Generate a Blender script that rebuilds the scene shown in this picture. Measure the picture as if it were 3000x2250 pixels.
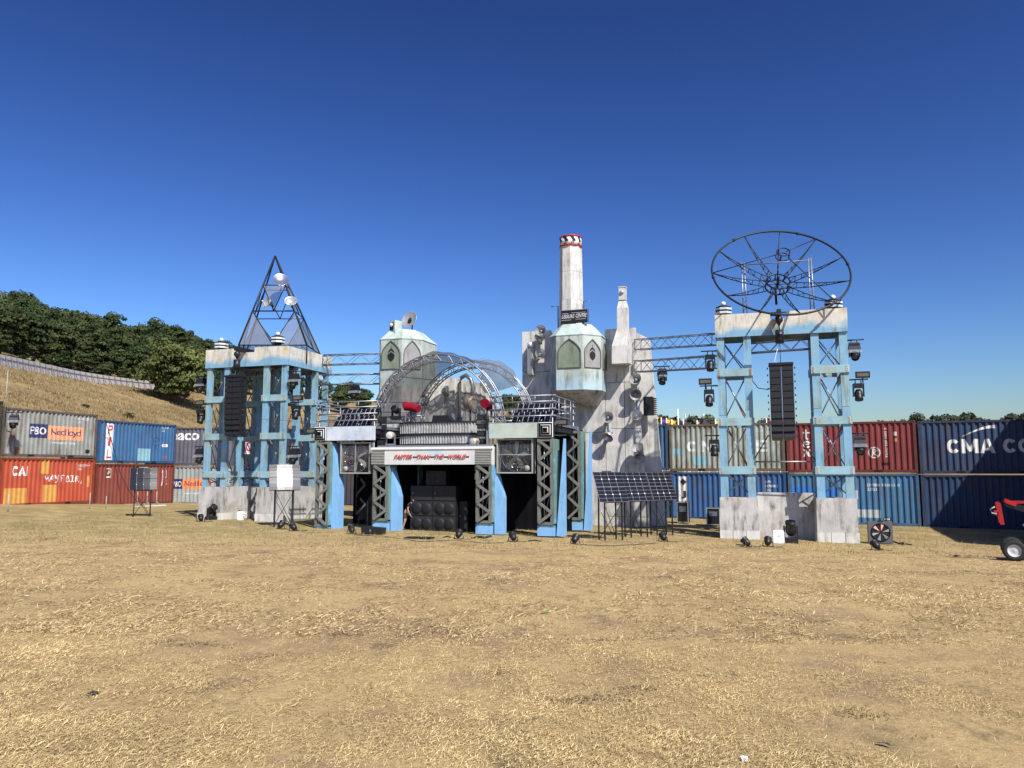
import bpy, bmesh, math, random
import numpy as np
from mathutils import Vector, Matrix
R = math.radians
random.seed(7); rng = np.random.default_rng(7)
for o in list(bpy.data.objects): bpy.data.objects.remove(o, do_unlink=True)
SC = bpy.context.scene
COL = SC.collection
# ------------------------------------------------------------------ camera
PITCH, FPX, CAMH = R(6.4), 2253.0, 2.5
cd = bpy.data.cameras.new('camera'); cam = bpy.data.objects.new('camera', cd); COL.objects.link(cam)
cam.location = (0, 0, CAMH); cam.rotation_euler = (math.pi / 2 + PITCH, 0, 0)
cd.sensor_width = 36; cd.lens = 36 * FPX / 3000; cd.clip_end = 4000; cd.clip_start = .05
SC.camera = cam
# ------------------------------------------------------------------ world and sun
SUN_FROM = Vector((.46, -.80, 1.0)).normalized()
world = bpy.data.worlds.new('World'); SC.world = world; world.use_nodes = True
wn = world.node_tree; wn.nodes.clear()
wo = wn.nodes.new('ShaderNodeOutputWorld'); wb = wn.nodes.new('ShaderNodeBackground'); ws = wn.nodes.new('ShaderNodeTexSky')
ws.sky_type = 'NISHITA'; ws.sun_disc = False
ws.sun_elevation = math.asin(SUN_FROM.z); ws.sun_rotation = math.atan2(SUN_FROM.x, SUN_FROM.y)
ws.altitude = 0; ws.air_density = 1.2; ws.dust_density = .8; ws.ozone_density = 5.0
wsc = wn.nodes.new('ShaderNodeVectorMath'); wsc.operation = 'SCALE'; wsc.inputs['Scale'].default_value = .468
wg = wn.nodes.new('ShaderNodeGamma'); wg.inputs[1].default_value = 2.0       # deep, contrasty summer blue as the phone recorded it
wb.inputs[1].default_value = .08
wn.links.new(ws.outputs[0], wsc.inputs[0]); wn.links.new(wsc.outputs[0], wg.inputs[0]); wt = wn.nodes.new('ShaderNodeMix'); wt.data_type = 'RGBA'; wt.blend_type = 'MULTIPLY'; wt.inputs[0].default_value = 1; wt.inputs[7].default_value = (1.05, .93, 1.0, 1)
wn.links.new(wg.outputs[0], wt.inputs[6]); wn.links.new(wt.outputs[2], wb.inputs[0]); wn.links.new(wb.outputs[0], wo.inputs[0])
sl = bpy.data.lights.new('sun', 'SUN'); sun = bpy.data.objects.new('sun', sl); COL.objects.link(sun)
sl.energy = 5.0; sl.angle = R(.53); sl.color = (1, .955, .88)
sun.rotation_euler = SUN_FROM.to_track_quat('Z', 'Y').to_euler(); sun.location = (40, -40, 60)
SC.view_settings.view_transform = 'Standard'; SC.view_settings.look = 'None'
SC.view_settings.exposure = .43; SC.view_settings.gamma = 1; SC.view_settings.use_curve_mapping = False
SC.cycles.max_bounces = 6; SC.cycles.transparent_max_bounces = 12
SC.cycles.use_denoising = True
# ------------------------------------------------------------------ measuring helpers (photo point at a known distance -> place in metres)
def ray(px, py):
    u = (px - 1500) / FPX; v = (1125 - py) / FPX
    return Vector((u, math.cos(PITCH) - v * math.sin(PITCH), math.sin(PITCH) + v * math.cos(PITCH)))
def at(px, py, Y):
    d = ray(px, py); return d * (Y / d.y) + Vector((0, 0, CAMH))
def lerp_tab(tab, u):
    if u <= tab[0][0]: return tab[0][1]
    for (a, fa), (b, fb) in zip(tab, tab[1:]):
        if u <= b:
            k = (u - a) / (b - a); k = k * k * (3 - 2 * k); return fa + (fb - fa) * k
    return tab[-1][1]
HT = [(-.75, 1), (-.45, .96), (-.34, .86), (-.2, .74), (0, .68), (.12, .48), (.24, .26), (.6, .22), (1.2, .2)]
def hill(x, y):
    r = math.hypot(x, max(0, y - 150))
    h = .34 * max(0, min(r, 138) - 28) + .05 * max(0, r - 138)
    if r < 36 and r > 20: h = .34 * max(0, (r - 20)) ** 2 / 32
    if y < 20: h *= max(0, (y + 30) / 50)
    return h * lerp_tab(HT, x / max(y, 25))
def gz(x, y):
    z = -.012 * max(-30, min(25, x))
    if y < 26: z += .9 * (26 - max(y, -12)) / 26
    return z + hill(x, y)
class Frame:
    def __init__(s, x, y, yaw, z=None):
        s.x, s.y, s.yaw = x, y, R(yaw); s.z = gz(x, y) if z is None else z
        s.c, s.s = math.cos(s.yaw), math.sin(s.yaw)
    def hit(s, px, py, t):                      # local (x, z) of a photo point on the plane local y = t
        d = ray(px, py)
        k = (t - (s.s * s.x - s.c * s.y)) / (-s.s * d.x + s.c * d.y)
        X, Y = d.x * k, d.y * k
        return (s.c * (X - s.x) + s.s * (Y - s.y), CAMH + d.z * k - s.z)
    def w(s, a, t, z=0): return Vector((s.x + s.c * a - s.s * t, s.y + s.s * a + s.c * t, s.z + z))
    @property
    def o(s): return (s.x, s.y, s.z)
# ------------------------------------------------------------------ objects
def tag(o, label=None, cat=None, group=None, kind=None):
    for k, v in (('label', label), ('category', cat), ('group', group), ('kind', kind)):
        if v: o[k] = v
    return o
def root(name, label, cat, loc=(0, 0, 0), yaw=0, group=None):
    o = bpy.data.objects.new(name, None); COL.objects.link(o); o.location = loc; o.rotation_euler = (0, 0, yaw)
    o.empty_display_size = .1
    return tag(o, label, cat, group)
def copy_tree(o, parent=None):
    c = o.copy(); COL.objects.link(c); c.parent = parent
    for ch in o.children: copy_tree(ch, c)
    return c
def frame_axes(d, up=None):
    d = Vector(d).normalized()
    up = Vector(up) if up is not None else (Vector((0, 0, 1)) if abs(d.z) < .95 else Vector((1, 0, 0)))
    a = d.cross(up).normalized(); b = a.cross(d).normalized()
    return d, a, b
class MB:
    def __init__(s): s.v = []; s.f = []; s.sm = []
    def add(s, v, f, smooth=False):
        n = len(s.v); s.v += [tuple(p) for p in v]; s.f += [tuple(i + n for i in q) for q in f]; s.sm += [smooth] * len(f); return s
    def box(s, x0, x1, y0, y1, z0, z1):
        return s.hexa([(x0, y0, z0), (x1, y0, z0), (x1, y1, z0), (x0, y1, z0), (x0, y0, z1), (x1, y0, z1), (x1, y1, z1), (x0, y1, z1)])
    def hexa(s, p):
        return s.add(p, [(0, 3, 2, 1), (4, 5, 6, 7), (0, 1, 5, 4), (1, 2, 6, 5), (2, 3, 7, 6), (3, 0, 4, 7)])
    def cbox(s, c, sx, sy, sz, M=None):
        p = [Vector((x * sx / 2, y * sy / 2, z * sz / 2)) for z in (-1, 1) for x, y in ((-1, -1), (1, -1), (1, 1), (-1, 1))]
        if M is not None: p = [M @ q for q in p]
        return s.hexa([q + Vector(c) for q in p])
    def bar(s, p, q, w, h, up=None):            # rectangular bar from p to q: w across, h along up
        p, q = Vector(p), Vector(q); d, a, b = frame_axes(q - p, up); a *= w / 2; b *= h / 2
        return s.hexa([p - a - b, p + a - b, q + a - b, q - a - b, p - a + b, p + a + b, q + a + b, q - a + b])
    def tube(s, p, q, r, n=8, r2=None, cap=True):
        return s.path([p, q], r, n, r2=r2, cap=cap)
    def path(s, pts, r, n=8, closed=False, r2=None, cap=True):
        pts = [Vector(p) for p in pts]; m = len(pts); vs = []; fs = []
        for i, p in enumerate(pts):
            if closed: d = pts[(i + 1) % m] - pts[i - 1]
            else: d = pts[min(i + 1, m - 1)] - pts[max(i - 1, 0)]
            _, a, b = frame_axes(d); rr = r if r2 is None else r + (r2 - r) * i / (m - 1)
            for k in range(n):
                t = 2 * math.pi * k / n; vs.append(p + a * (rr * math.cos(t)) + b * (rr * math.sin(t)))
        for i in range(m if closed else m - 1):
            j = (i + 1) % m
            for k in range(n):
                l = (k + 1) % n; fs.append((i * n + k, i * n + l, j * n + l, j * n + k))
        s.add(vs, fs, True)
        if cap and not closed:
            o = len(s.v) - m * n
            s.f += [tuple(o + k for k in range(n))[::-1], tuple(o + (m - 1) * n + k for k in range(n))]; s.sm += [False, False]
        return s
    def prism(s, poly, y0, y1):                  # poly of (x, z), extruded along y
        n = len(poly)
        v = [(x, y0, z) for x, z in poly] + [(x, y1, z) for x, z in poly]
        return s.add(v, [tuple(range(n)), tuple(range(2 * n - 1, n - 1, -1))] + [(i, i + n, (i + 1) % n + n, (i + 1) % n) for i in range(n)])
    def loft(s, polys, cap=True, smooth=False):  # list of closed 3D rings of equal length
        n = len(polys[0]); v = [p for q in polys for p in q]; f = []
        for j in range(len(polys) - 1):
            for i in range(n): f.append((j * n + i, j * n + (i + 1) % n, (j + 1) * n + (i + 1) % n, (j + 1) * n + i))
        s.add(v, f, smooth)
        if cap: s.add(polys[0], [tuple(range(n))[::-1]]); s.add(polys[-1], [tuple(range(n))])
        return s
    def lathe(s, prof, n=20, M=None, smooth=True, cap=False):
        rings = []
        for r, z in prof:
            ring = [Vector((r * math.cos(2 * math.pi * k / n), r * math.sin(2 * math.pi * k / n), z)) for k in range(n)]
            rings.append([M @ p for p in ring] if M is not None else ring)
        return s.loft(rings, cap=cap, smooth=smooth)
    def xf(s, M, start=0):
        s.v[start:] = [tuple(M @ Vector(p)) for p in s.v[start:]]; return s
    def mesh(s, name):
        me = bpy.data.meshes.new(name); me.from_pydata(s.v, [], s.f); me.update()
        if any(s.sm): me.polygons.foreach_set('use_smooth', s.sm)
        return me
    def build(s, name, mat, parent=None, loc=None):
        o = bpy.data.objects.new(name, s.mesh(name)); COL.objects.link(o); o.data.materials.append(mat); o.parent = parent
        if loc is not None: o.location = loc
        return o
def part(name, mesh, parent, loc=(0, 0, 0), rot=(0, 0, 0), scale=None):
    o = bpy.data.objects.new(name, mesh); COL.objects.link(o); o.parent = parent; o.location = loc; o.rotation_euler = rot
    if scale: o.scale = scale
    return o
def mesh_of(mb, name, mat):
    me = mb.mesh(name); me.materials.append(mat); return me
def ori(d, up=(0, 0, 1)):                        # matrix whose local z points along d
    d, a, b = frame_axes(d, up if abs(Vector(d).normalized().z) < .95 else (0, 1, 0))
    return Matrix((a, b, d)).transposed().to_4x4() if Matrix((a, b, d)).determinant() > 0 else Matrix((-a, b, d)).transposed().to_4x4()
# ------------------------------------------------------------------ materials
MATS = {}
def mat(name, col, rough=.65, metal=0., var=.14, scale=2.5, dirt=None, damt=.45, dscale=1.6, streak=True, bump=0., alpha=1., low=None, tint=None, spec=.35, bscale=30):
    m = bpy.data.materials.new(name); m.use_nodes = True; N = m.node_tree.nodes; L = m.node_tree.links
    b = N['Principled BSDF']; b.inputs['Roughness'].default_value = rough; b.inputs['Metallic'].default_value = metal
    b.inputs['Specular IOR Level'].default_value = spec; b.inputs['Alpha'].default_value = alpha
    tc = N.new('ShaderNodeTexCoord'); oi = N.new('ShaderNodeObjectInfo')
    mu = N.new('ShaderNodeMath'); mu.operation = 'MULTIPLY'; mu.inputs[1].default_value = 53
    L.new(oi.outputs['Random'], mu.inputs[0])
    va = N.new('ShaderNodeVectorMath'); L.new(tc.outputs['Object'], va.inputs[0]); L.new(mu.outputs[0], va.inputs[1])
    def noise(sc, det=5, vec=None, rgh=.6):
        n = N.new('ShaderNodeTexNoise'); n.inputs['Scale'].default_value = sc; n.inputs['Detail'].default_value = det; n.inputs['Roughness'].default_value = rgh
        L.new(vec or va.outputs[0], n.inputs['Vector']); return n.outputs['Fac']
    def ramp(f, a, b2):
        r = N.new('ShaderNodeMapRange'); r.inputs['From Min'].default_value = a; r.inputs['From Max'].default_value = b2; r.clamp = True
        L.new(f, r.inputs['Value']); return r.outputs[0]
    def mix(f, c1, c2, mode='MIX'):
        x = N.new('ShaderNodeMix'); x.data_type = 'RGBA'; x.blend_type = mode
        if isinstance(f, float): x.inputs[0].default_value = f
        else: L.new(f, x.inputs[0])
        for s_, c in ((6, c1), (7, c2)):
            if isinstance(c, tuple): x.inputs[s_].default_value = c + (1,)
            else: L.new(c, x.inputs[s_])
        return x.outputs[2]
    n1 = noise(scale)
    c = mix(ramp(n1, .3, .7), tuple(x * (1 - var) for x in col), tuple(min(1, x * (1 + var)) for x in col))
    if tint:                                     # second paint colour in clouds
        c = mix(ramp(noise(tint[1], 4), tint[2], tint[2] + .16), c, tint[0])
    if low:                                      # painted band towards the lower edge: (colour, z, softness, noise amount)
        sx = N.new('ShaderNodeSeparateXYZ'); L.new(tc.outputs['Object'], sx.inputs[0])
        ad = N.new('ShaderNodeMath'); ad.operation = 'MULTIPLY_ADD'; L.new(noise(1.1, 4), ad.inputs[0]); ad.inputs[1].default_value = low[3]; L.new(sx.outputs[2], ad.inputs[2])
        c = mix(ramp(ad.outputs[0], low[1] + low[2] + low[3] / 2, low[1] - low[2] + low[3] / 2), c, low[0])
    if dirt:
        mp = N.new('ShaderNodeMapping'); mp.inputs['Scale'].default_value = (1, 1, .16) if streak else (1, 1, 1); L.new(va.outputs[0], mp.inputs['Vector'])
        d = noise(dscale * (3 if streak else 1), 7, mp.outputs[0], .7); d2 = noise(dscale * .7, 3)
        mm = N.new('ShaderNodeMath'); mm.operation = 'MULTIPLY'; L.new(ramp(d, .46, .66), mm.inputs[0]); L.new(ramp(d2, .33, .58), mm.inputs[1])
        m2 = N.new('ShaderNodeMath'); m2.operation = 'MULTIPLY'; L.new(mm.outputs[0], m2.inputs[0]); m2.inputs[1].default_value = damt
        c = mix(m2.outputs[0], c, dirt)
    L.new(c, b.inputs['Base Color'])
    if bump:
        bp = N.new('ShaderNodeBump'); bp.inputs['Strength'].default_value = bump; bp.inputs['Distance'].default_value = .02
        L.new(noise(bscale, 4), bp.inputs['Height']); L.new(bp.outputs[0], b.inputs['Normal'])
    if alpha < 1: m.blend_method = 'HASHED'
    MATS[name] = m; return m
BLUE = (.19, .37, .51)
m_blue = mat('sky_blue_paint', BLUE, .6, var=.10, tint=((.25, .38, .39), .9, .47), dirt=(.13, .155, .11), damt=.9, bump=.15)
m_bluebase = mat('plain_sky_blue_paint', (.20, .41, .66), .6, var=.07, dirt=(.10, .16, .2), damt=.3)
m_teal = mat('teal_green_paint', (.11, .22, .19), .65, var=.2, tint=((.17, .42, .60), .9, .5), dirt=(.3, .33, .28), damt=.5)
m_fascia = mat('weathered_cream_fascia', (.60, .58, .50), .75, var=.1, low=(BLUE, 7.62, .13, .9), tint=((.50, .42, .24), .9, .5), dirt=(.11, .12, .08), damt=.75, bump=.2)
m_fascia_hi = mat('weathered_cream_fascia_tall', (.60, .57, .49), .75, var=.1, low=(BLUE, 8.14, .13, .9), tint=((.52, .42, .27), .9, .5), dirt=(.11, .12, .08), damt=.75, bump=.2)
m_crossplate = mat('green_stained_plate', (.25, .42, .47), .7, var=.15, tint=((.30, .36, .30), 2.2, .48), dirt=(.12, .14, .1), damt=.6, streak=False)
m_conc = mat('scenic_concrete', (.55, .54, .50), .85, var=.14, scale=1.2, tint=((.40, .39, .355), .7, .5), dirt=(.12, .11, .085), damt=.75, bump=.3)
m_concw = mat('pale_scenic_concrete', (.60, .59, .545), .85, var=.1, scale=1.4, tint=((.43, .42, .37), .8, .54), dirt=(.16, .13, .09), damt=.7, bump=.25)
m_concd = mat('grey_plinth_concrete', (.45, .435, .405), .88, var=.18, scale=1.3, tint=((.30, .265, .22), .9, .55), dirt=(.055, .042, .028), damt=.95, bump=.35)
m_pod = mat('verdigris_pod_paint', (.43, .48, .43), .7, var=.1, low=((.36, .50, .56), 6.55, .4, 1.8), tint=((.29, .33, .27), .8, .48), dirt=(.09, .10, .075), damt=.9, bump=.2)
m_podl = mat('verdigris_pod_paint_low', (.43, .48, .43), .7, var=.1, low=((.36, .50, .56), 6.3, .4, 1.8), tint=((.29, .34, .28), .8, .48), dirt=(.09, .10, .075), damt=.9, bump=.2)
m_roof = mat('pale_verdigris_roof', (.43, .51, .46), .6, var=.1, tint=((.33, .48, .50), 1.2, .52), dirt=(.15, .19, .10), damt=.7, streak=False)
m_niche = mat('green_window_panel', (.20, .24, .17), .5, var=.2, scale=1.5, tint=((.27, .27, .24), .9, .5), dirt=(.07, .09, .05), damt=.6)
m_nicheg = mat('grey_window_panel', (.27, .26, .25), .6, var=.15, scale=1.5, dirt=(.12, .12, .12), damt=.5)
m_wood = mat('grey_green_timber', (.15, .155, .135), .8, var=.2, scale=3, tint=((.22, .15, .09), 2.5, .62), dirt=(.08, .09, .06), damt=.6, bump=.3)
m_sign = mat('pale_sign_board', (.60, .60, .56), .6, var=.08, tint=((.38, .54, .63), .8, .5), dirt=(.3, .36, .36), damt=.4)
m_signgreen = mat('mottled_green_board', (.42, .48, .40), .6, var=.12, tint=((.36, .50, .53), .9, .5), dirt=(.22, .24, .16), damt=.5, streak=False)
m_signblue = mat('mottled_pale_blue_board', (.52, .58, .62), .6, var=.1, tint=((.36, .50, .62), .9, .5), dirt=(.16, .18, .2), damt=.5, streak=False)
m_grill = mat('grey_louvre', (.33, .34, .30), .5, var=.1, dirt=(.1, .1, .08), damt=.4)
m_dark = mat('matt_black', (.012, .012, .014), .6, var=.1)
m_black = mat('black_plastic', (.015, .015, .017), .42, var=.1)
m_drape = mat('black_drape', (.007, .007, .009), .95, var=.2, scale=1.2, spec=.05)
m_blackmetal = mat('black_steel_tube', (.022, .024, .03), .45, .3, var=.1)
m_scaff = mat('galvanised_tube', (.30, .31, .33), .42, .7, var=.15, scale=9)
m_alu = mat('aluminium_truss', (.31, .32, .34), .42, .75, var=.08, scale=6)
m_alud = mat('dull_truss', (.20, .22, .26), .5, .5, var=.1)
m_red = mat('red_paint', (.42, .02, .018), .45, var=.1, dirt=(.08, .01, .01), damt=.3)
m_cloth = mat('dark_red_fabric', (.22, .008, .022), .9, var=.15, scale=4, spec=.1)
m_white = mat('white_paint', (.75, .75, .73), .5, var=.04)
m_whitep = mat('white_plastic', (.80, .80, .79), .35, var=.03)
m_yellow = mat('yellow_fabric', (.75, .38, .02), .8, var=.1)
m_purple = mat('purple_fabric', (.13, .035, .18), .8, var=.1)
m_orange = mat('orange_paint', (.75, .22, .07), .6, var=.1)
m_navy = mat('navy_paint', (.03, .035, .11), .55, var=.1)
m_lred = mat('letter_red', (.62, .015, .012), .5, var=.05)
m_lshadow = mat('letter_grey', (.045, .05, .05), .6, var=.05)
m_glass = mat('dark_lens', (.01, .01, .015), .06, 0, spec=.8)
m_cream = mat('cream_lamp_panel', (.55, .50, .38), .5, var=.05)
m_silver = mat('spun_aluminium', (.50, .50, .49), .35, .55, var=.1, dirt=(.15, .14, .12), damt=.4)
m_mirror = mat('silvered_panel', (.80, .81, .83), .16, .9, var=.05)
m_cell = mat('solar_cell', (.008, .009, .014), .25, var=.1, spec=.3)
m_panelback = mat('white_backsheet', (.50, .51, .53), .4, var=.03)
m_mesh = mat('grey_scrim', (.17, .18, .2), .9, var=.1, alpha=.55)
m_scrim = mat('pale_scrim', (.13, .135, .15), .9, var=.3, scale=1.2, alpha=.66, spec=.1)
m_rubber = mat('tyre_rubber', (.03, .03, .03), .9, var=.2)
m_skin = mat('skin', (.42, .24, .16), .6, var=.05)
m_tape = mat('red_coupler', (.65, .05, .03), .6)
m_strap = mat('black_strap', (.012, .012, .014), .8)
m_bronze = mat('tan_lamp_housing', (.48, .40, .28), .5, .2)
# ------------------------------------------------------------------ ground
def ground_material():
    m = bpy.data.materials.new('dry_field'); m.use_nodes = True; N = m.node_tree.nodes; L = m.node_tree.links
    b = N['Principled BSDF']; b.inputs['Roughness'].default_value = .95; b.inputs['Specular IOR Level'].default_value = .1
    tc = N.new('ShaderNodeTexCoord')
    def noise(sc, det=6, rg=.65, st=None):
        n = N.new('ShaderNodeTexNoise'); n.inputs['Scale'].default_value = sc; n.inputs['Detail'].default_value = det; n.inputs['Roughness'].default_value = rg
        if st:
            mp = N.new('ShaderNodeMapping'); mp.inputs['Scale'].default_value = st; L.new(tc.outputs['Object'], mp.inputs[0]); L.new(mp.outputs[0], n.inputs['Vector'])
        else: L.new(tc.outputs['Object'], n.inputs['Vector'])
        return n.outputs['Fac']
    def ramp(f, a, b2):
        r = N.new('ShaderNodeMapRange'); r.inputs['From Min'].default_value = a; r.inputs['From Max'].default_value = b2; r.clamp = True
        L.new(f, r.inputs['Value']); return r.outputs[0]
    def mix(f, c1, c2):
        x = N.new('ShaderNodeMix'); x.data_type = 'RGBA'; L.new(f, x.inputs[0])
        for s_, c in ((6, c1), (7, c2)):
            if isinstance(c, tuple): x.inputs[s_].default_value = c + (1,)
            else: L.new(c, x.inputs[s_])
        return x.outputs[2]
    def mul(a, c):
        x = N.new('ShaderNodeMath'); x.operation = 'MULTIPLY'; L.new(a, x.inputs[0])
        if isinstance(c, float): x.inputs[1].default_value = c
        else: L.new(c, x.inputs[1])
        return x.outputs[0]
    c = mix(ramp(noise(26, 6, .8), .36, .64), (0.300, 0.198, 0.094), (0.544, 0.411, 0.199))
    c = mix(ramp(noise(4.5, 5), .3, .7), c, mix(ramp(noise(11, 6, .8), .36, .64), (0.277, 0.180, 0.087), (0.511, 0.380, 0.182)))
    c = mix(mul(ramp(noise(.7, 6, .72), .47, .62), .85), c, (0.266, 0.180, 0.103))           # bare, trodden soil
    c = mix(mul(ramp(noise(1.9, 6, .8, (.7, .35, 1)), .55, .67), .85), c, (0.134, 0.102, 0.060))      # dark scuffs
    c = mix(mul(ramp(noise(3.2, 6, .85, (.8, .3, 1)), .54, .66), .5), c, (0.178, 0.114, 0.054))      # flecks
    c = mix(mul(ramp(noise(.23, 4), .42, .7), .35), c, (0.522, 0.397, 0.174))
    # greener strip in front of and below the stage
    g = N.new('ShaderNodeSeparateXYZ'); L.new(tc.outputs['Object'], g.inputs[0])
    near = mul(ramp(g.outputs[1], 25.5, 31), ramp(g.outputs[1], 60, 50))
    c = mix(mul(near, mul(ramp(noise(.8, 5, .7), .34, .6), .8)), c, (.20, .175, .072))
    # hillside: longer, browner grass
    far = ramp(g.outputs[1], 48, 62); hx = ramp(g.outputs[0], -22, -32)
    mx = N.new('ShaderNodeMath'); mx.operation = 'MAXIMUM'; L.new(far, mx.inputs[0]); L.new(hx, mx.inputs[1])
    hc = mix(ramp(noise(.16, 7, .72, (1, .6, 1.5)), .36, .62), (.15, .107, .051), (.35, .255, .12))
    hc = mix(ramp(noise(.55, 6, .8, (1, .5, 3)), .4, .66), hc, (.235, .168, .078))
    hc = mix(mul(ramp(noise(.055, 5, .6), .53, .68), .55), hc, (.085, .09, .036))
    c = mix(mx.outputs[0], c, hc)
    L.new(c, b.inputs['Base Color'])
    bp = N.new('ShaderNodeBump'); bp.inputs['Strength'].default_value = .6; bp.inputs['Distance'].default_value = .05
    L.new(noise(16, 6, .75), bp.inputs['Height']); L.new(bp.outputs[0], b.inputs['Normal'])
    return m
m_ground = ground_material()
def make_ground():
    xs = list(np.linspace(-600, -140, 24)) + list(np.linspace(-136, 60, 99)) + list(np.linspace(66, 600, 40))
    ys = list(np.linspace(-20, 1, 8)) + list(np.linspace(2, 60, 117)) + list(np.linspace(63, 320, 86)) + list(np.linspace(340, 2600, 24))
    r = np.random.default_rng(3); v = []; f = []
    for y in ys:
        for x in xs:
            a = .012 if y < 60 else .35
            v.append((x, y, gz(x, y) + a * (r.random() - .5) + .02 * math.sin(x * 1.3 + y * .7) * math.sin(y * 1.1 - x * .4)))
    n = len(xs)
    for j in range(len(ys) - 1):
        for i in range(n - 1): f.append((j * n + i, j * n + i + 1, (j + 1) * n + i + 1, (j + 1) * n + i))
    mb = MB(); mb.v = v; mb.f = f; mb.sm = [True] * len(f)
    return tag(mb.build('ground', m_ground), kind='structure')
make_ground()
def straw_material():
    m = bpy.data.materials.new('straw'); m.use_nodes = True; N = m.node_tree.nodes; L = m.node_tree.links
    b = N['Principled BSDF']; b.inputs['Roughness'].default_value = .8; b.inputs['Specular IOR Level'].default_value = .2
    a = N.new('ShaderNodeAttribute'); a.attribute_name = 'tone'; L.new(a.outputs['Color'], b.inputs['Base Color'])
    return m
m_straw = straw_material()
def vnoise(x, y, seed):                          # smooth value noise 0..1
    t = np.random.default_rng(seed + 77).random((256, 256)); xi = np.floor(x).astype(int); yi = np.floor(y).astype(int); fx = x - xi; fy = y - yi; fx = fx * fx * (3 - 2 * fx); fy = fy * fy * (3 - 2 * fy)
    g = lambda a, b: t[a % 256, b % 256]
    return (g(xi, yi) * (1 - fx) + g(xi + 1, yi) * fx) * (1 - fy) + (g(xi, yi + 1) * (1 - fx) + g(xi + 1, yi + 1) * fx) * fy
def blades(name, n, yr, spread, size, cols, seed, lift=.35, label=None):
    r = np.random.default_rng(seed)
    y = yr[0] * (yr[1] / yr[0]) ** r.random(n); x = (r.random(n) * 2 - 1) * spread * (y + 1.5)
    cl = (np.sin(x * 2.1 + 1.3 * np.sin(y * 1.7)) * np.sin(y * 2.3 + 1.1 * np.sin(x * 1.9)) + r.normal(0, .55, n))
    big = .6 * vnoise(x * .45, y * .3, seed) + .4 * vnoise(x * 1.5, y * .9, seed + 1); fine = vnoise(x * 4.2, y * 3.0, seed + 2)
    keep = (cl > -.95) & (r.random(n) < np.clip(3.6 * (.62 * big + .38 * fine) - 1.0, .08, 1)); x = x[keep]; y = y[keep]; cl = cl[keep]; big = big[keep]; fine = fine[keep]; n = len(x)
    z = -.012 * np.clip(x, -30, 25) + .9 * np.clip(26 - y, 0, 38) / 26 + .02 * np.sin(x * 1.3 + y * .7) * np.sin(y * 1.1 - x * .4)
    ln = size[0] * np.exp(r.normal(0, .45, n)); wd = size[1] * (.6 + .8 * r.random(n))
    th = r.random(n) * 2 * np.pi; el = np.abs(r.normal(0, lift, n)); bend = r.normal(0, .5, n)
    d = np.stack([np.cos(th), np.sin(th)], 1); d2 = np.stack([np.cos(th + bend), np.sin(th + bend)], 1)
    s = np.stack([-np.sin(th), np.cos(th)], 1) * wd[:, None] / 2
    P = np.zeros((n, 4, 3)); c0 = np.stack([x, y], 1)
    c1 = c0 + d * (ln * np.cos(el))[:, None]
    z1 = z + .005 + ln * np.sin(el)
    for k, (c, zz, w) in enumerate(((c0, z + .003, 1), (c1, z1, .4))):
        P[:, 2 * k, :2] = c - s * w; P[:, 2 * k + 1, :2] = c + s * w; P[:, 2 * k, 2] = zz; P[:, 2 * k + 1, 2] = zz + wd * .3
    idx = np.arange(n)[:, None] * 4 + np.array([[0, 1, 3, 2]])
    me = bpy.data.meshes.new(name); me.vertices.add(n * 4); me.vertices.foreach_set('co', P.reshape(-1))
    me.loops.add(n * 4); me.loops.foreach_set('vertex_index', idx.reshape(-1))
    me.polygons.add(n); me.polygons.foreach_set('loop_start', np.arange(n) * 4)
    me.update(calc_edges=True); me.validate()
    cols = np.array(cols); cc = cols[r.integers(0, len(cols), n)] * ((.7 + .6 * r.random(n)) * (.58 + .76 * big) * (.8 + .4 * fine))[:, None]
    a = me.color_attributes.new('tone', 'FLOAT_COLOR', 'POINT')
    a.data.foreach_set('color', np.repeat(np.concatenate([cc, np.ones((n, 1))], 1), 4, 0).reshape(-1).astype(np.float32))
    me.materials.append(m_straw)
    o = bpy.data.objects.new(name, me); COL.objects.link(o); return tag(o, label, 'grass', kind='stuff')
blades('dry_grass', 800000, (3.4, 36), .78, (.023, .0042), [(0.512, 0.391, 0.181), (0.458, 0.343, 0.157), (0.371, 0.271, 0.126), (0.577, 0.463, 0.228), (0.262, 0.186, 0.094), (0.414, 0.301, 0.139)], 11, .30, 'short straw-coloured grass lying flat across the field')
blades('matted_grass', 190000, (9, 42), .78, (.05, .011), [(.50, .38, .195), (.42, .31, .155), (.26, .175, .09), (.19, .13, .07), (.56, .43, .23)], 15, .22, 'matted straw and brown thatch over the middle of the field')
blades('green_grass', 26000, (24, 40), .72, (.09, .012), [(.17, .165, .06), (.24, .21, .085), (.33, .26, .11)], 12, .75, 'sparse greenish grass in front of the stage')
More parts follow.
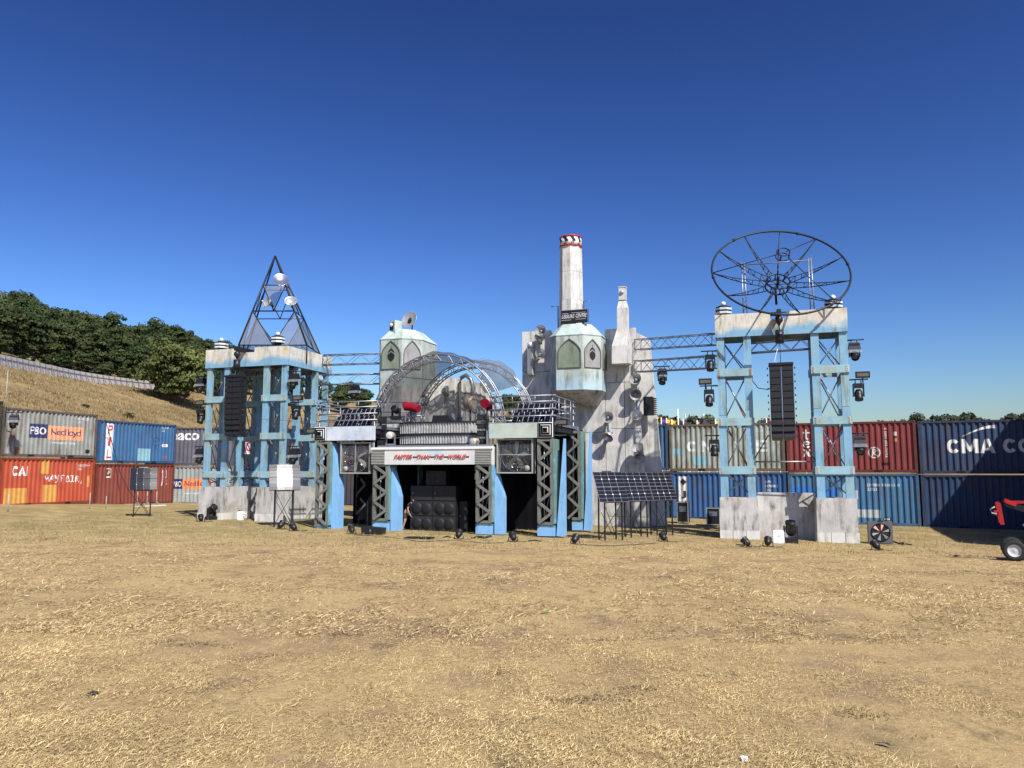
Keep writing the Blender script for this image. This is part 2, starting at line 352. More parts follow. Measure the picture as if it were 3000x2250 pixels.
def clods():
    r = np.random.default_rng(9); V = []; F = []; C = []; spots = []
    def gp(px, py):
        Y = 12
        for _ in range(60): p = at(px, py, Y); Y = min(60, max(3, Y + (p.z - gz(p.x, p.y)) * 4))
        return p
    for a, b, n in (((1640, 2062), (1980, 2000), 16), ((2080, 1990), (2220, 2000), 7), ((460, 1880), (680, 1890), 9), ((1430, 1755), (1560, 1752), 4), ((2450, 2080), (2600, 2095), 6), ((1380, 2170), (1460, 2160), 4), ((320, 2035), (440, 2020), 5), ((560, 2080), (640, 2060), 5), ((900, 1925), (700, 1930), 6), ((2360, 1980), (2480, 1985), 5)):
        for k in range(n): t = (k + r.random()) / n; spots.append((a[0] + (b[0] - a[0]) * t + r.normal(0, 6), a[1] + (b[1] - a[1]) * t + r.normal(0, 5), 1))
    for k in range(40): spots.append((r.uniform(-100, 3100), r.uniform(1640, 2230), r.uniform(.3, .8)))
    for px, py, sc in spots:
        p = gp(px, py)
        for j in range(int(26 * sc)):
            x = p.x + r.normal(0, .09 * sc); y = p.y + r.normal(0, .06 * sc); z = gz(x, y) - .004; a = r.uniform(0, 6.28); l = r.uniform(.02, .05); w = r.uniform(.004, .009); h = r.uniform(.006, .03) * sc; k = len(V)
            V += [(x - w * math.sin(a), y + w * math.cos(a), z), (x + w * math.sin(a), y - w * math.cos(a), z), (x + l * math.cos(a), y + l * math.sin(a), z + h)]; F.append((k, k + 1, k + 2))
            c = np.array([(.17, .12, .065), (.22, .16, .085), (.14, .12, .06), (.28, .2, .105)][r.integers(4)]) * r.uniform(.7, 1.2); C += [(*c, 1)] * 3
    me = bpy.data.meshes.new('turf_scuffs'); me.from_pydata(V, [], F); a = me.color_attributes.new('tone', 'FLOAT_COLOR', 'POINT'); a.data.foreach_set('color', np.array(C, dtype=np.float32).reshape(-1)); me.materials.append(m_straw)
    o = bpy.data.objects.new('turf_scuffs', me); COL.objects.link(o); tag(o, 'dark torn-up turf and clods scattered over the dry field', 'turf', kind='stuff')
clods()
def hill_tufts(n, seed):
    r = np.random.default_rng(seed); V = []; F = []; C = []
    cols = np.array([(.25, .18, .085), (.215, .152, .07), (.17, .12, .056), (.30, .22, .108), (.15, .115, .05)])
    while len(V) < n * 3:
        x = r.uniform(-125, -27); y = r.uniform(44, 235)
        if math.hypot(x, max(0, y - 150)) > 100: continue
        cl = math.sin(x * .31 + 2 * math.sin(y * .11)) * math.sin(y * .17 + math.sin(x * .2))
        if r.random() > .55 + .45 * cl: continue
        z = gz(x, y); h = r.uniform(.15, .42) * (1 + .5 * cl); w = r.uniform(.04, .14); a = r.uniform(0, 3.14); k = len(V)
        V += [(x - w * math.cos(a), y - w * math.sin(a), z - .1), (x + w * math.cos(a), y + w * math.sin(a), z - .1), (x + r.uniform(-.2, .2), y + r.uniform(-.2, .2), z + h)]; F.append((k, k + 1, k + 2)); c = cols[r.integers(5)] * r.uniform(.75, 1.2); C += [(*c, 1)] * 3
    me = bpy.data.meshes.new('hill_grass'); me.from_pydata(V, [], F); a = me.color_attributes.new('tone', 'FLOAT_COLOR', 'POINT'); a.data.foreach_set('color', np.array(C, dtype=np.float32).reshape(-1)); me.materials.append(m_straw)
    o = bpy.data.objects.new('hill_grass', me); COL.objects.link(o); tag(o, 'long brown and golden grass covering the hillside', 'grass', kind='stuff')
hill_tufts(70000, 4)
# ------------------------------------------------------------------ trees
def leaf_mat(name, c1, c2):
    m = bpy.data.materials.new(name); m.use_nodes = True; N = m.node_tree.nodes; L = m.node_tree.links
    b = N['Principled BSDF']; b.inputs['Roughness'].default_value = .75; b.inputs['Specular IOR Level'].default_value = .15
    oi = N.new('ShaderNodeObjectInfo'); a = N.new('ShaderNodeAttribute'); a.attribute_name = 'tone'
    x = N.new('ShaderNodeMix'); x.data_type = 'RGBA'; L.new(oi.outputs['Random'], x.inputs[0]); x.inputs[6].default_value = c1 + (1,); x.inputs[7].default_value = c2 + (1,)
    y = N.new('ShaderNodeMix'); y.data_type = 'RGBA'; y.blend_type = 'MULTIPLY'; y.inputs[0].default_value = 1
    L.new(x.outputs[2], y.inputs[6]); L.new(a.outputs['Color'], y.inputs[7]); L.new(y.outputs[2], b.inputs['Base Color'])
    return m
m_leaf = leaf_mat('dark_woodland_leaves', (.030, .050, .017), (.058, .072, .024))
m_leaf2 = leaf_mat('bright_green_leaves', (.075, .092, .025), (.085, .10, .03))  # brighter green leaf colour of the bushy trees
m_leaf3 = leaf_mat('far_dull_leaves', (.05, .062, .035), (.062, .072, .038))
m_bark = mat('bark', (.07, .055, .04), .9, var=.3, bump=.5)
def crown_mesh(name, seed, rx, rz, z0, nb, nl, size, lm):
    r = np.random.default_rng(seed); bl = []
    for k in range(nb):
        d = r.normal(size=3); d /= np.linalg.norm(d); q = r.random() ** .45
        bl.append((d[0] * rx * .78 * q, d[1] * rx * .78 * q, z0 + rz + d[2] * rz * .78 * q, rx * (.22 + .2 * r.random()), .65 + .7 * r.random()))
    V = np.zeros((nl, 4, 3)); T = np.zeros(nl)
    for i in range(nl):
        b = bl[r.integers(nb)]; d = r.normal(size=3); d /= np.linalg.norm(d); d[2] = abs(d[2]) * .8 + d[2] * .2
        rr = b[3] * (.75 + .35 * r.random()); c = np.array(b[:3]) + d * rr * np.array([1, 1, .8])
        n = d + r.normal(size=3) * .45; n /= np.linalg.norm(n); a = np.cross(n, r.normal(size=3)); a /= np.linalg.norm(a); bb = np.cross(n, a)
        s = size * (.6 + .8 * r.random()); l = s * (.5 + .4 * r.random())
        V[i] = [c - a * s * .5, c - bb * l * .5 + a * s * .1, c + a * s * .5, c + bb * l * .5 - a * s * .1]; T[i] = b[4] * (.75 + .5 * r.random())
    me = bpy.data.meshes.new(name); me.from_pydata(V.reshape(-1, 3).tolist(), [], (np.arange(nl)[:, None] * 4 + np.arange(4)).tolist())
    a = me.color_attributes.new('tone', 'FLOAT_COLOR', 'POINT')
    t4 = np.repeat(np.stack([T, T, T, np.ones(nl)], 1), 4, 0); a.data.foreach_set('color', t4.reshape(-1).astype(np.float32))
    me.materials.append(lm); return me, bl
def tree_proto(name, seed, rx, rz, z0, nb, nl, size, lm):
    cm, bl = crown_mesh('crown', seed, rx, rz, z0, nb, nl, size, lm); r = random.Random(seed)
    t = MB(); h = z0 + rz
    t.path([(0, 0, -.6), (.1, 0, z0 * .5), (.05, .1, z0), (0, 0, h)], .32 * rx / 4.5, 8, r2=.1)
    for b in r.sample(bl, min(7, len(bl))): t.path([(0, 0, z0 * .8), (b[0] * .4, b[1] * .4, (z0 + b[2]) / 2), b[:3]], .11, 5, r2=.03)
    tm = mesh_of(t, 'trunk', m_bark); return cm, tm
WOOD = [tree_proto('w', s, 4.6 + .5 * (s % 3), 6.0 + .6 * (s % 2), .2, 46, 5200, .6, m_leaf) for s in (21, 22, 23, 24, 25)]
FAR = [tree_proto('f', s, 4.4 + .6 * (s % 3), 4.4 + .4 * (s % 2), 1.2, 16, 1300, .8, m_leaf3) for s in (31, 32, 33)]
BIG = tree_proto('b', 41, 7.0, 6.6, .9, 52, 8000, .6, m_leaf2)
def plant(proto, x, y, s, rz, label, group=None, name='woodland_tree', sink=0, zs=1):
    t = root(name, label, 'tree', (x, y, gz(x, y) - sink), rz, group); t.scale = (s, s, s * zs)
    part('crown', proto[0], t); part('trunk', proto[1], t); return t
def y_for(u, r):                                # how far along the view line the bowl's contour r lies
    lo, hi = 30, 500
    for _ in range(40):
        m = (lo + hi) / 2
        if math.hypot(u * m, max(0, m - 150)) < r: lo = m
        else: hi = m
    return lo
rt = random.Random(5)
for row, rr in enumerate((101, 108, 116, 125, 134, 143)):
    px = -420 + row * 37
    while px < 690:
        u = (px - 1500) / FPX; Y = y_for(u, rr + rt.uniform(-2.5, 2.5))
        s = rt.uniform(.82, 1.12) * (.9 if row < 4 else 1.0)
        lab = ['dark green tree at the lower edge of the hillside wood behind the fence', 'dark green tree in the second rank of the hillside wood', 'dark green tree in the midst of the hillside wood', 'dark green tree in the upper midst of the hillside wood', 'dark green tree high in the hillside wood near its skyline', 'dark green tree along the skyline of the hillside wood'][row]
        if not (row < 1 and 420 < px < 620): plant(rt.choice(WOOD), u * Y, Y, s, rt.uniform(0, 6.3), lab, 'hillside wood, rank %d from the fence' % (row + 1))
        px += rt.uniform(.75, 1.1) * 6.0 / Y * FPX
for row, rr in enumerate((106, 114)):
    px = 690 + row * 30
    while px < 1560:
        u = (px - 1500) / FPX; Y = y_for(u, rr + rt.uniform(-3, 3))
        plant(rt.choice(WOOD), u * Y, Y, rt.uniform(.62, .82), rt.uniform(0, 6.3), 'dark green tree on the bank seen behind the stage', 'trees on the bank behind the stage')
        px += rt.uniform(.85, 1.3) * 7.5 / Y * FPX
p = at(520, 1150, 176); plant(BIG, p.x, p.y, 1.3, .4, 'large bushy bright green tree at the end of the hillside fence', name='bushy_tree', sink=2.2)
p = at(1035, 1170, 120); plant(BIG, p.x, p.y, .44, 1.7, 'round green tree under the truss between left gantry and pod tower', name='bushy_tree', sink=-5.2)
for row, (Yr, dz) in enumerate(((215, 0), (236, 0))):
    px = 1880 + row * 30
    while px < 3120:
        u = (px - 1500) / FPX; Y = Yr + rt.uniform(-6, 6); top = 1203 if px < 2050 else (1216 if px < 2160 else (1238 if px < 2240 else (1212 if px < 2330 else (1240 if px < 2600 else (1216 if px < 2680 else (1204 if px < 2880 else (1232 if px < 2940 else 1205)))))))
        want = at(px, top + rt.uniform(0, 16), Y).z - gz(u * Y, Y); pr = rt.choice(FAR); s = max(.4, want / max(v.co.z for v in pr[0].vertices))
        plant(pr, u * Y, Y, s, rt.uniform(0, 6.3), ['far tree in the dull green line beyond the right-hand containers', 'far tree behind the dull green line beyond the right-hand containers'][row], 'far tree line on the right, rank %d' % (row + 1), name='far_tree')
        px += rt.uniform(.6, .95) * 7 * s / Y * FPX
px = -420
while px < 640:
    u = (px - 1500) / FPX; Y = y_for(u, 97.5 + rt.uniform(-1, 1.5)); plant(rt.choice(WOOD), u * Y, Y, rt.uniform(.42, .6), rt.uniform(0, 6.3), 'low leafy bush at the foot of the hillside wood behind the fence', 'bushes at the foot of the hillside wood', name='woodland_bush', zs=.85); px += rt.uniform(.8, 1.2) * 4.0 / Y * FPX
for i, (px, py, Y, s, lb) in enumerate(((1205 / 3.16, 1158, 118, .22, 'low dark bush on the dry hillside, the larger of two'), (250, 1165, 112, .15, 'low dark bush on the dry hillside, the smaller of two'))):
    p = at(px, py, Y); plant(WOOD[i], p.x, p.y, s, i, lb, name='hillside_bush', sink=.5, zs=.5)
# ------------------------------------------------------------------ hillside fence
def hill_fence():
    pts = []
    for px in np.linspace(-330, 447, 46):
        u = (px - 1500) / FPX; Y = y_for(u, 85 + 10 * (px + 60) / 507); pts.append(Vector((u * Y, Y, gz(u * Y, Y))))
    o = pts[0]; t = root('hoarding_fence', 'pale grey panel fence with leaning braces along the hillside below the trees', 'fence', o)
    mat_rail = mat('fence_rail', (.26, .25, .25), .7)
    mp = mat('grey_hoarding', (.50, .47, .45), .7, var=.1)
    for a, b in zip(pts, pts[1:]):
        a = a - o; b = b - o; d = (b - a).normalized(); n = Vector((d.y, -d.x, 0)); q = MB()
        g = d * .06
        q.hexa([a + g - Vector((0, 0, .3)), b - g - Vector((0, 0, .3)), b - g - n * .06 - Vector((0, 0, .3)), a + g - n * .06 - Vector((0, 0, .3)), a + g + Vector((0, 0, 1.95)), b - g + Vector((0, 0, 1.95)), b - g - n * .06 + Vector((0, 0, 1.95)), a + g - n * .06 + Vector((0, 0, 1.95))])
        q.build('fence_panel', mp, t)
        w = MB(); w.bar(a + Vector((0, 0, 1.3)) + n * .06, b + Vector((0, 0, 1.3)) + n * .06, .07, .1); w.build('rail', mat_rail, t)
        w = MB(); w.bar(a + n * .05 + Vector((0, 0, 1.9)), a + n * .9, .12, .12); w.build('brace', m_alu, t)
hill_fence()
# ------------------------------------------------------------------ lettering
def text_bm(s, w, h, shear=0, bold=.0, rot=0):
    cu = bpy.data.curves.new('txt', 'FONT'); cu.body = s; cu.size = 1; cu.offset = bold; cu.resolution_u = 3
    ob = bpy.data.objects.new('txt', cu); COL.objects.link(ob); bpy.context.view_layer.update()
    me = bpy.data.meshes.new_from_object(ob); bpy.data.objects.remove(ob, do_unlink=True); bpy.data.curves.remove(cu)
    bm = bmesh.new(); bm.from_mesh(me); bpy.data.meshes.remove(me)
    xs = [v.co.x for v in bm.verts]; ys = [v.co.y for v in bm.verts]; x0, x1, y0, y1 = min(xs), max(xs), min(ys), max(ys)
    for v in bm.verts:
        x, y = (v.co.x - x0) / (x1 - x0) * w, (v.co.y - y0) / (y1 - y0) * h; v.co = (x + shear * y, 0, y)
        if rot: v.co = (-v.co.z, 0, v.co.x)
    return bm
def poly_bm(polys):
    bm = bmesh.new()
    for p in polys: bm.faces.new([bm.verts.new((x, 0, z)) for x, z in p])
    return bm
def rect_bm(x0, x1, z0, z1): return poly_bm([[(x0, z0), (x1, z0), (x1, z1), (x0, z1)]])
def stroke_bm(lines, w):
    ps = []
    for l in lines:
        for (x0, z0), (x1, z1) in zip(l, l[1:]):
            d = Vector((x1 - x0, z1 - z0)); d = d.normalized() if d.length else Vector((1, 0)); n = Vector((-d.y, d.x)) * w / 2; e = d * w * .4
            ps.append([(x0 - n.x - e.x, z0 - n.y - e.y), (x1 - n.x + e.x, z1 - n.y + e.y), (x1 + n.x + e.x, z1 + n.y + e.y), (x0 + n.x - e.x, z0 + n.y - e.y)])
    return poly_bm(ps)
def flat(bm, name, m, parent, x, y, z):
    for v in bm.verts: v.co = (v.co.x + x, y, v.co.z + z)
    me = bpy.data.meshes.new(name); bm.to_mesh(me); bm.free(); me.materials.append(m); return part(name, me, parent)
# ------------------------------------------------------------------ shipping containers
CL, CH, CW, PER = 6.06, 2.59, 2.44, .2776
def corr(x):
    if x < .12 or x > .12 + 21 * PER: return .028
    k = ((x - .12) % PER) / PER
    return .028 + .062 * (0 if k < .27 else (k - .27) / .23 if k < .5 else 1 if k < .77 else (1 - k) / .23)
KN = [.12 + (n + f) * PER for n in range(22) for f in (0, .27, .5, .77)]
def decal(bm, name, m, parent, x=0, z=0, lift=.004):
    for v in bm.verts: v.co = (v.co.x + x, 0, v.co.z + z)
    xs = [v.co.x for v in bm.verts]; lo, hi = min(xs), max(xs)
    for k in KN:
        if lo < k < hi: bmesh.ops.bisect_plane(bm, geom=bm.verts[:] + bm.edges[:] + bm.faces[:], plane_co=(k, 0, 0), plane_no=(1, 0, 0), dist=1e-5)
    for v in bm.verts: v.co.y = corr(v.co.x) - lift
    me = bpy.data.meshes.new(name); bm.to_mesh(me); bm.free(); me.materials.append(m); return part(name, me, parent)
def _panel():
    mb = MB(); xs = [0.06] + [k for k in KN if k < CL - .1] + [CL - .06]; v = []
    for x in xs: v += [(x, corr(x), .16), (x, corr(x), CH - .1)]
    mb.add(v, [(2 * i, 2 * i + 2, 2 * i + 3, 2 * i + 1) for i in range(len(xs) - 1)]); return mb
def _frame():
    mb = MB()
    for x in (0, CL - .13):
        mb.box(x, x + .13, 0, .12, .12, CH - .12); mb.box(x, x + .13, CW - .12, CW, .12, CH - .12)
    mb.box(.13, CL - .13, .012, .09, .02, .17); mb.box(.13, CL - .13, .012, .09, CH - .11, CH - .01)
    return mb
def _cast(): return MB().box(-.002, .182, -.003, .16, 0, .118)
def _shell():
    mb = MB(); mb.box(.05, CL - .05, .095, CW - .05, .10, CH - .02); return mb
def _holes(): return MB().box(.06, .12, -.006, .02, .03, .09)
PAN, FRM, CAST, SHL, HOL = _panel(), _frame(), _cast(), _shell(), _holes()
m_hole = mat('dark_socket', (.01, .01, .01), .9)
HOLM = mesh_of(HOL, 'casting_hole', m_hole)
def container(loc, yaw, col, label, rust=.5, framecol=None, castcol=None, rustcol=(.12, .06, .032)):
    t = root('shipping_container', label, 'container', loc, yaw, 'shipping containers walling in the field')
    nm = '%.2f_%.2f' % (loc[0], loc[2]); m = mat('container_paint_' + nm, col, .55, var=.13, scale=1.3, dirt=rustcol, damt=rust, dscale=1.3, tint=(tuple(c * .7 for c in col), .5, .56))
    fc = framecol or tuple(c * .6 for c in col); m2 = mat('container_frame_' + nm, fc, .6, var=.25, dirt=rustcol, damt=.8, streak=False, dscale=3)
    p = PAN.build('corrugated_side', m, t); FRM.build('frame', m2, t); SHL.build('shell', m2, t); cme = mesh_of(CAST, 'corner_casting', m2)
    for x in (0, CL - .18):
        for z in (0, CH - .118):
            for y in (0, CW - .157):
                c = part('corner_casting', cme, t, (x, y, z))
                if y == 0: part('casting_hole', HOLM, c)
    for x in (1.55, CL - 1.95):
        b = MB(); b.box(x, x + .38, .004, .06, .045, .15); b.build('forklift_pocket', m_hole, t)
    return t, p
def along(p, d, n=1):
    d = Vector(d).normalized(); return p + d * n
def two(start, d, y2=0):
    d = Vector((d[0], d[1])).normalized(); yaw = math.atan2(d.y, d.x); e = start + d * CL; mid = start + d * CL / 2
    z = min(gz(start.x, start.y), gz(mid.x, mid.y), gz(e.x, e.y)) - .03 if start.y > 45 else gz(mid.x, mid.y) - .05
    return (start.x, start.y, z), (start.x, start.y, z + CH + .03), yaw, e + d * .09
mw, mwf = mat('worn_white_print', (.70, .70, .67), .6, var=.08, dirt=(.25, .21, .17), damt=.85, dscale=2.2), mat('faded_white', (.55, .56, .55), .7, var=.3, scale=6)
mk = mat('graffiti_dark', (.02, .03, .06), .8); my = mat('ochre_patch', (.50, .26, .06), .6, var=.15); mlb = mat('pale_blue_patch', (.20, .36, .42), .6, var=.1)
mgp = mat('grey_patch', (.36, .40, .42), .6, var=.1); mor = mat('faded_orange', (.72, .30, .15), .6, var=.12); mpr = mat('deep_red_print', (.45, .03, .03), .6, var=.1)
mbp = mat('bright_blue_patch', (.03, .14, .42), .55, var=.1); mblk = mat('black_plate', (.015, .012, .012), .6); mred = mat('red_print', (.55, .05, .04), .6)
def nums(p, x, z, rows, h=.13, m=None, rot=False):
    for i, (s, w) in enumerate(rows): decal(text_bm(s, w, h, bold=.012), 'lettering', m or mwf, p, x, z - i * h * 1.5)
def arc(a0, a1, n, cx, cy, rx, ry, tx, ty):
    q = []
    for k in range(n):
        a, b = R(a0 + (a1 - a0) * k / n), R(a0 + (a1 - a0) * (k + 1) / n)
        q.append([(cx + (rx - tx) * math.cos(a), cy + (ry - ty) * math.sin(a)), (cx + rx * math.cos(a), cy + ry * math.sin(a)), (cx + rx * math.cos(b), cy + ry * math.sin(b)), (cx + (rx - tx) * math.cos(b), cy + (ry - ty) * math.sin(b))])
    return q
def rc(x0, x1, z0, z1): return [(x0, z0), (x1, z0), (x1, z1), (x0, z1)]
def mir(p): return [(1 - x, z) for x, z in p][::-1]
_m = [(.23, 1), (.23, .5), (.42, .12), (.5, .12), (.5, .42)]; _a = [(0, 0), (.25, 0), (.5, .78), (.5, 1), (.36, 1)]
HV = {'C': (1, arc(38, 322, 14, .5, .5, .5, .5, .29, .24)), 'M': (1.25, [rc(0, .23, 0, 1), rc(.77, 1, 0, 1), _m, mir(_m)]), 'A': (1.1, [_a, mir(_a), [(.307, .18), (.693, .18), (.635, .36), (.365, .36)]]),
      'G': (1, arc(42, 330, 14, .5, .5, .5, .5, .24, .24) + [rc(.55, .93, .34, .5)]), 'N': (1, [rc(0, .24, 0, 1), rc(.76, 1, 0, 1), [(.24, 1), (.24, .62), (.76, 0), (.76, .38)]]), 'E': (.85, [rc(0, .3, 0, 1), rc(.3, 1, 0, .2), rc(.3, .9, .41, .6), rc(.3, 1, .8, 1)]),
      'I': (.3, [rc(0, 1, 0, 1)]), 'L': (.85, [rc(0, .3, 0, 1), rc(.3, 1, 0, .2)]), 'P': (.85, [rc(0, .28, 0, 1), rc(.28, .5, .8, 1), rc(.28, .5, .36, .55)] + arc(-90, 90, 8, .5, .68, .5, .32, .25, .19)),
      't': (.8, [rc(.3, .56, .22, 1), rc(.05, .299, .62, .74), rc(.561, .95, .62, .74)] + arc(180, 300, 6, .6, .22, .3, .22, .24, .15)), 'e': (1, arc(20, 325, 14, .5, .5, .5, .5, .26, .2) + [rc(.26, .76, .46, .58)]),
      'x': (1, [[(0, 1), (.68, 0), (1, 0), (.32, 1)], [(.62, .56), (.76, .36), (1, 1), (.78, 1)], [(.02, 0), (.22, 0), (.37, .45), (.24, .64)]])}
def heavy(s, w, h, m, p, x, z, lift=.004, shear=0):
    tot = sum(.45 if c == ' ' else HV[c][0] + .1 for c in s) - .1; X = 0
    for c in s:
        if c == ' ': X += .45; continue
        gw, polys = HV[c]; bm = poly_bm([[((X + px_ * gw) / tot * w + shear * pz * h, pz * h) for px_, pz in q] for q in polys]); decal(bm, 'lettering', m, p, x, z, lift); X += gw + .1
# left wall
A0 = Vector((-26.45, 40.0)); lo, hi, yw, B0 = two(A0, (.29, .957))
container(lo[:2] + (lo[2],), yw, (.40, .07, .032), 'orange-red lower container with ochre repair patches and white graffiti', .25)
tA = bpy.data.objects['shipping_container']; pA = [c for c in tA.children if c.name.startswith('corrugated')][0]
for x0, x1, z0, z1 in ((.35, 1.7, .17, .98), (2.45, 2.95, 1.72, 2.47), (2.62, 3.55, .17, 1.12), (5.62, 5.8, .95, 1.6)): decal(rect_bm(x0, x1, z0, z1), 'repair_patch', my, pA)
heavy('CAI', .95, .52, mw, pA, .72, 1.62)
G = {'M': [[(0, 0), (.05, 1), (.5, .3), (.9, .85), (.85, 0)]], 'A': [[(0, 0), (.5, 1), (.9, .05)], [(.1, .3), (.9, .45)]], 'Y': [[(0, 1), (.1, .5), (.7, .5)], [(.8, 1), (.7, 0), (.1, -.2)]], 'F': [[(.1, 0), (0, 1), (.8, 1)], [(.05, .5), (.6, .5)]],
     'D': [[(0, 0), (.5, 1), (.9, 0), (0, .05)]], 'I': [[(0, 1), (.8, 1)], [(.4, 1), (.4, 0)], [(0, 0), (.9, 0)]], 'R': [[(0, 0), (.1, 1), (.8, .8), (.1, .4), (.9, -.05)]], ',': [[(.2, .1), (0, -.3)]]}
x = 2.72
for ch in 'MAYFDIR,':
    decal(stroke_bm([[(x + a * .27, 1.33 + b * .33 - (x - 2.7) * .03) for a, b in l] for l in G[ch]], .045), 'graffiti_letter', mw, pA); x += .345
nums(pA, 4.85, 2.13, (('CAXU 237214 4', .85), ('22G1', .3)))
container(hi, yw, (.25, .262, .235), 'pale grey upper container with navy and orange shipping line name', 1.0, (.10, .09, .08))
tB = [o for o in COL.objects if o.name == 'shipping_container.001'][0]; pB = tB.children[0]
def serif(p, s, x, z, w, h, m): decal(text_bm(s, w, h, 0, .006), 'lettering', m, p, x, z, .009)
decal(rect_bm(1.55, 2.72, 1.06, 1.82), 'navy_block', m_navy, pB); decal(rect_bm(2.72, 5.1, 1.0, 1.77), 'orange_block', mor, pB)
serif(pB, 'P&O', 1.66, 1.24, .95, .42, mw); serif(pB, 'Nedlloyd', 2.92, 1.13, 2.0, .5, m_navy)
decal(text_bm('www.ponl.com', 1.6, .2, 0, .01), 'lettering', mwf, pB, 2.95, .72); nums(pB, 4.7, 2.2, (('4310237', .85), ('22G1', .28))); decal(rect_bm(5.35, 5.65, .28, .5), 'tag_plate', mblk, pB); decal(rect_bm(.75, 1.1, .18, .52), 'rust_patch', mat('rust_plate', (.2, .08, .03), .8, var=.3), pB)
lo, hi, yw, _ = two(B0, (.36, .933))
t, p_ = container(lo, yw, (.20, .045, .03), 'maroon lower container left of the grey stack, with a small square emblem', .7)
decal(rect_bm(.75, 1.15, 1.75, 2.3), 'emblem_border', mw, p_); decal(rect_bm(.79, 1.11, 1.83, 2.26), 'emblem_field', m_navy, p_, 0, 0, .008)
decal(poly_bm([[(.86, 1.95), (.92, 1.95), (.95, 2.03), (1.04, 2.05), (1.05, 2.09), (.96, 2.08), (.97, 2.14), (1.06, 2.17), (1.07, 2.21), (.93, 2.18)]]), 'emblem_mark', m_yellow, p_, 0, 0, .012)
for x in (5.1, 5.4): decal(stroke_bm([[(x, 2.2), (x + .03, 1.7), (x - .02, 1.2 if x < 5.2 else 1.75)]], .035), 'graffiti_stroke', mwf, p_)
decal(rect_bm(5.45, 5.55, 1.45, 1.6), 'hazard_plate', my, p_); decal(rect_bm(5.45, 5.55, 1.25, 1.38), 'hazard_plate', mw, p_)
t, p_ = container(hi, yw, (.035, .115, .24), 'blue upper container with red letters on a tall white strip', .45)
decal(rect_bm(.62, 1.15, .2, 2.4), 'white_strip', mw, p_)
for ch, z in (('P', 1.78), ('I', 1.05), ('L', .3)): heavy(ch, .34 if ch != 'I' else .12, .52, mpr, p_, .68 if ch != 'I' else .8, z, .009, .12)
decal(rect_bm(3.0, 4.0, .17, .95), 'repair_patch', mlb, p_); nums(p_, 4.85, 2.28, (('PCIU 278190', .55), ('22G1', .25))); decal(rect_bm(4.95, 5.4, 1.1, 1.28), 'white_plate', mw, p_); decal(text_bm('APEX', .35, .1, .2), 'lettering', mpr, p_, 5.0, 1.14, .009); decal(rect_bm(5.15, 5.38, .35, .48), 'tag_plate', mpr, p_)
decal(stroke_bm([[(4.1, 1.75), (4.25, 1.45), (4.2, 1.2), (4.6, 1.2), (4.75, 1.5), (4.65, 1.8)], [(4.35, 1.15), (4.35, .95)], [(4.5, 1.15), (4.5, .95)], [(4.25, 1.6), (4.45, 1.75), (4.6, 1.55), (4.45, 1.35), (4.3, 1.5)], [(4.0, 1.7), (4.1, 1.85)], [(4.85, 1.6), (4.95, 1.75)]], .035), 'graffiti_stroke', mk, p_)
dz = A0 - Vector((.29, .957)).normalized() * (CL + .1); lo, hi, yw, _ = two(dz, (.29, .957))
container(lo, yw, (.03, .05, .03), 'dark green lower container just entering at the left edge', .3); container(hi, yw, (.03, .055, .035), 'dark green upper container just entering at the left edge', .3)
q = MB(); P_ = [at(*a) for a in ((308, 1229, 45.6), (318, 1262, 46.2), (336, 1325, 46.8), (352, 1385, 46.9), (374, 1432, 46.4), (396, 1462, 45.8), (420, 1486, 45.2))]; q.path([p - P_[0] for p in P_], .02, 6); o = q.build('hanging_cable', m_strap); o.location = P_[0]; tag(o, 'black cable drooping across the blue container to the ground', 'cable')
# back wall
C0 = Vector((-25.0, 52.6)); spec = [((.30, .32, .30), 'pale grey lower container with orange name block behind the left gantry', (.115, .115, .135), 'dark grey upper container with white rounded letters behind the left gantry'),
    ((.02, .06, .13), 'dark blue lower container behind the left gantry speakers', (.028, .03, .042), 'charcoal upper container with red letters on white behind the left gantry'),
    ((.04, .04, .05), 'charcoal lower container behind the left stage wing', (.04, .045, .055), 'dark slate upper container behind the left stage wing')]
s = C0
for i, (c1, l1, c2, l2) in enumerate(spec):
    lo, hi, yw, s = two(s, (1, 0))
    t, p1 = container(lo, yw, c1, l1, .35); t, p2 = container(hi, yw, c2, l2, .3)
    if i == 0:
        decal(rect_bm(1.9, 2.63, 1.05, 1.72), 'navy_block', m_navy, p1); decal(rect_bm(2.63, 4.6, 1.05, 1.72), 'orange_block', m_orange, p1); serif(p1, 'Nedlloyd', 2.75, 1.13, 1.75, .46, m_navy); decal(text_bm('www.ponl.com', 1.5, .16, 0, .01), 'lettering', mw, p1, 2.75, .66); serif(p1, 'P&O', 2.0, 1.2, .55, .36, mw)
        decal(text_bm('seaco', 2.3, .5, 0, .02), 'lettering', mw, p2, 1.3, 1.72)
    if i == 1:
        decal(rect_bm(.55, 1.2, .85, 1.85), 'white_block', mwf, p2); decal(rect_bm(1.5, 2.25, .85, 1.85), 'white_block', mwf, p2); decal(rect_bm(2.75, 3.4, .9, 1.85), 'white_block', mwf, p2)
        decal(text_bm('C', .42, .7, 0, .02), 'lettering', mpr, p2, .68, 1.0, .009); decal(text_bm('MA', .68, .7, 0, .015), 'lettering', mpr, p2, 1.53, 1.0, .009); decal(text_bm('V', .5, .7, 0, .04), 'lettering', mk, p2, 2.83, 1.02, .009)
        decal(rect_bm(4.1, 4.2, 1.2, 1.75), 'white_mark', mwf, p2); decal(rect_bm(3.9, 4.2, 1.67, 1.77), 'white_mark', mwf, p2)
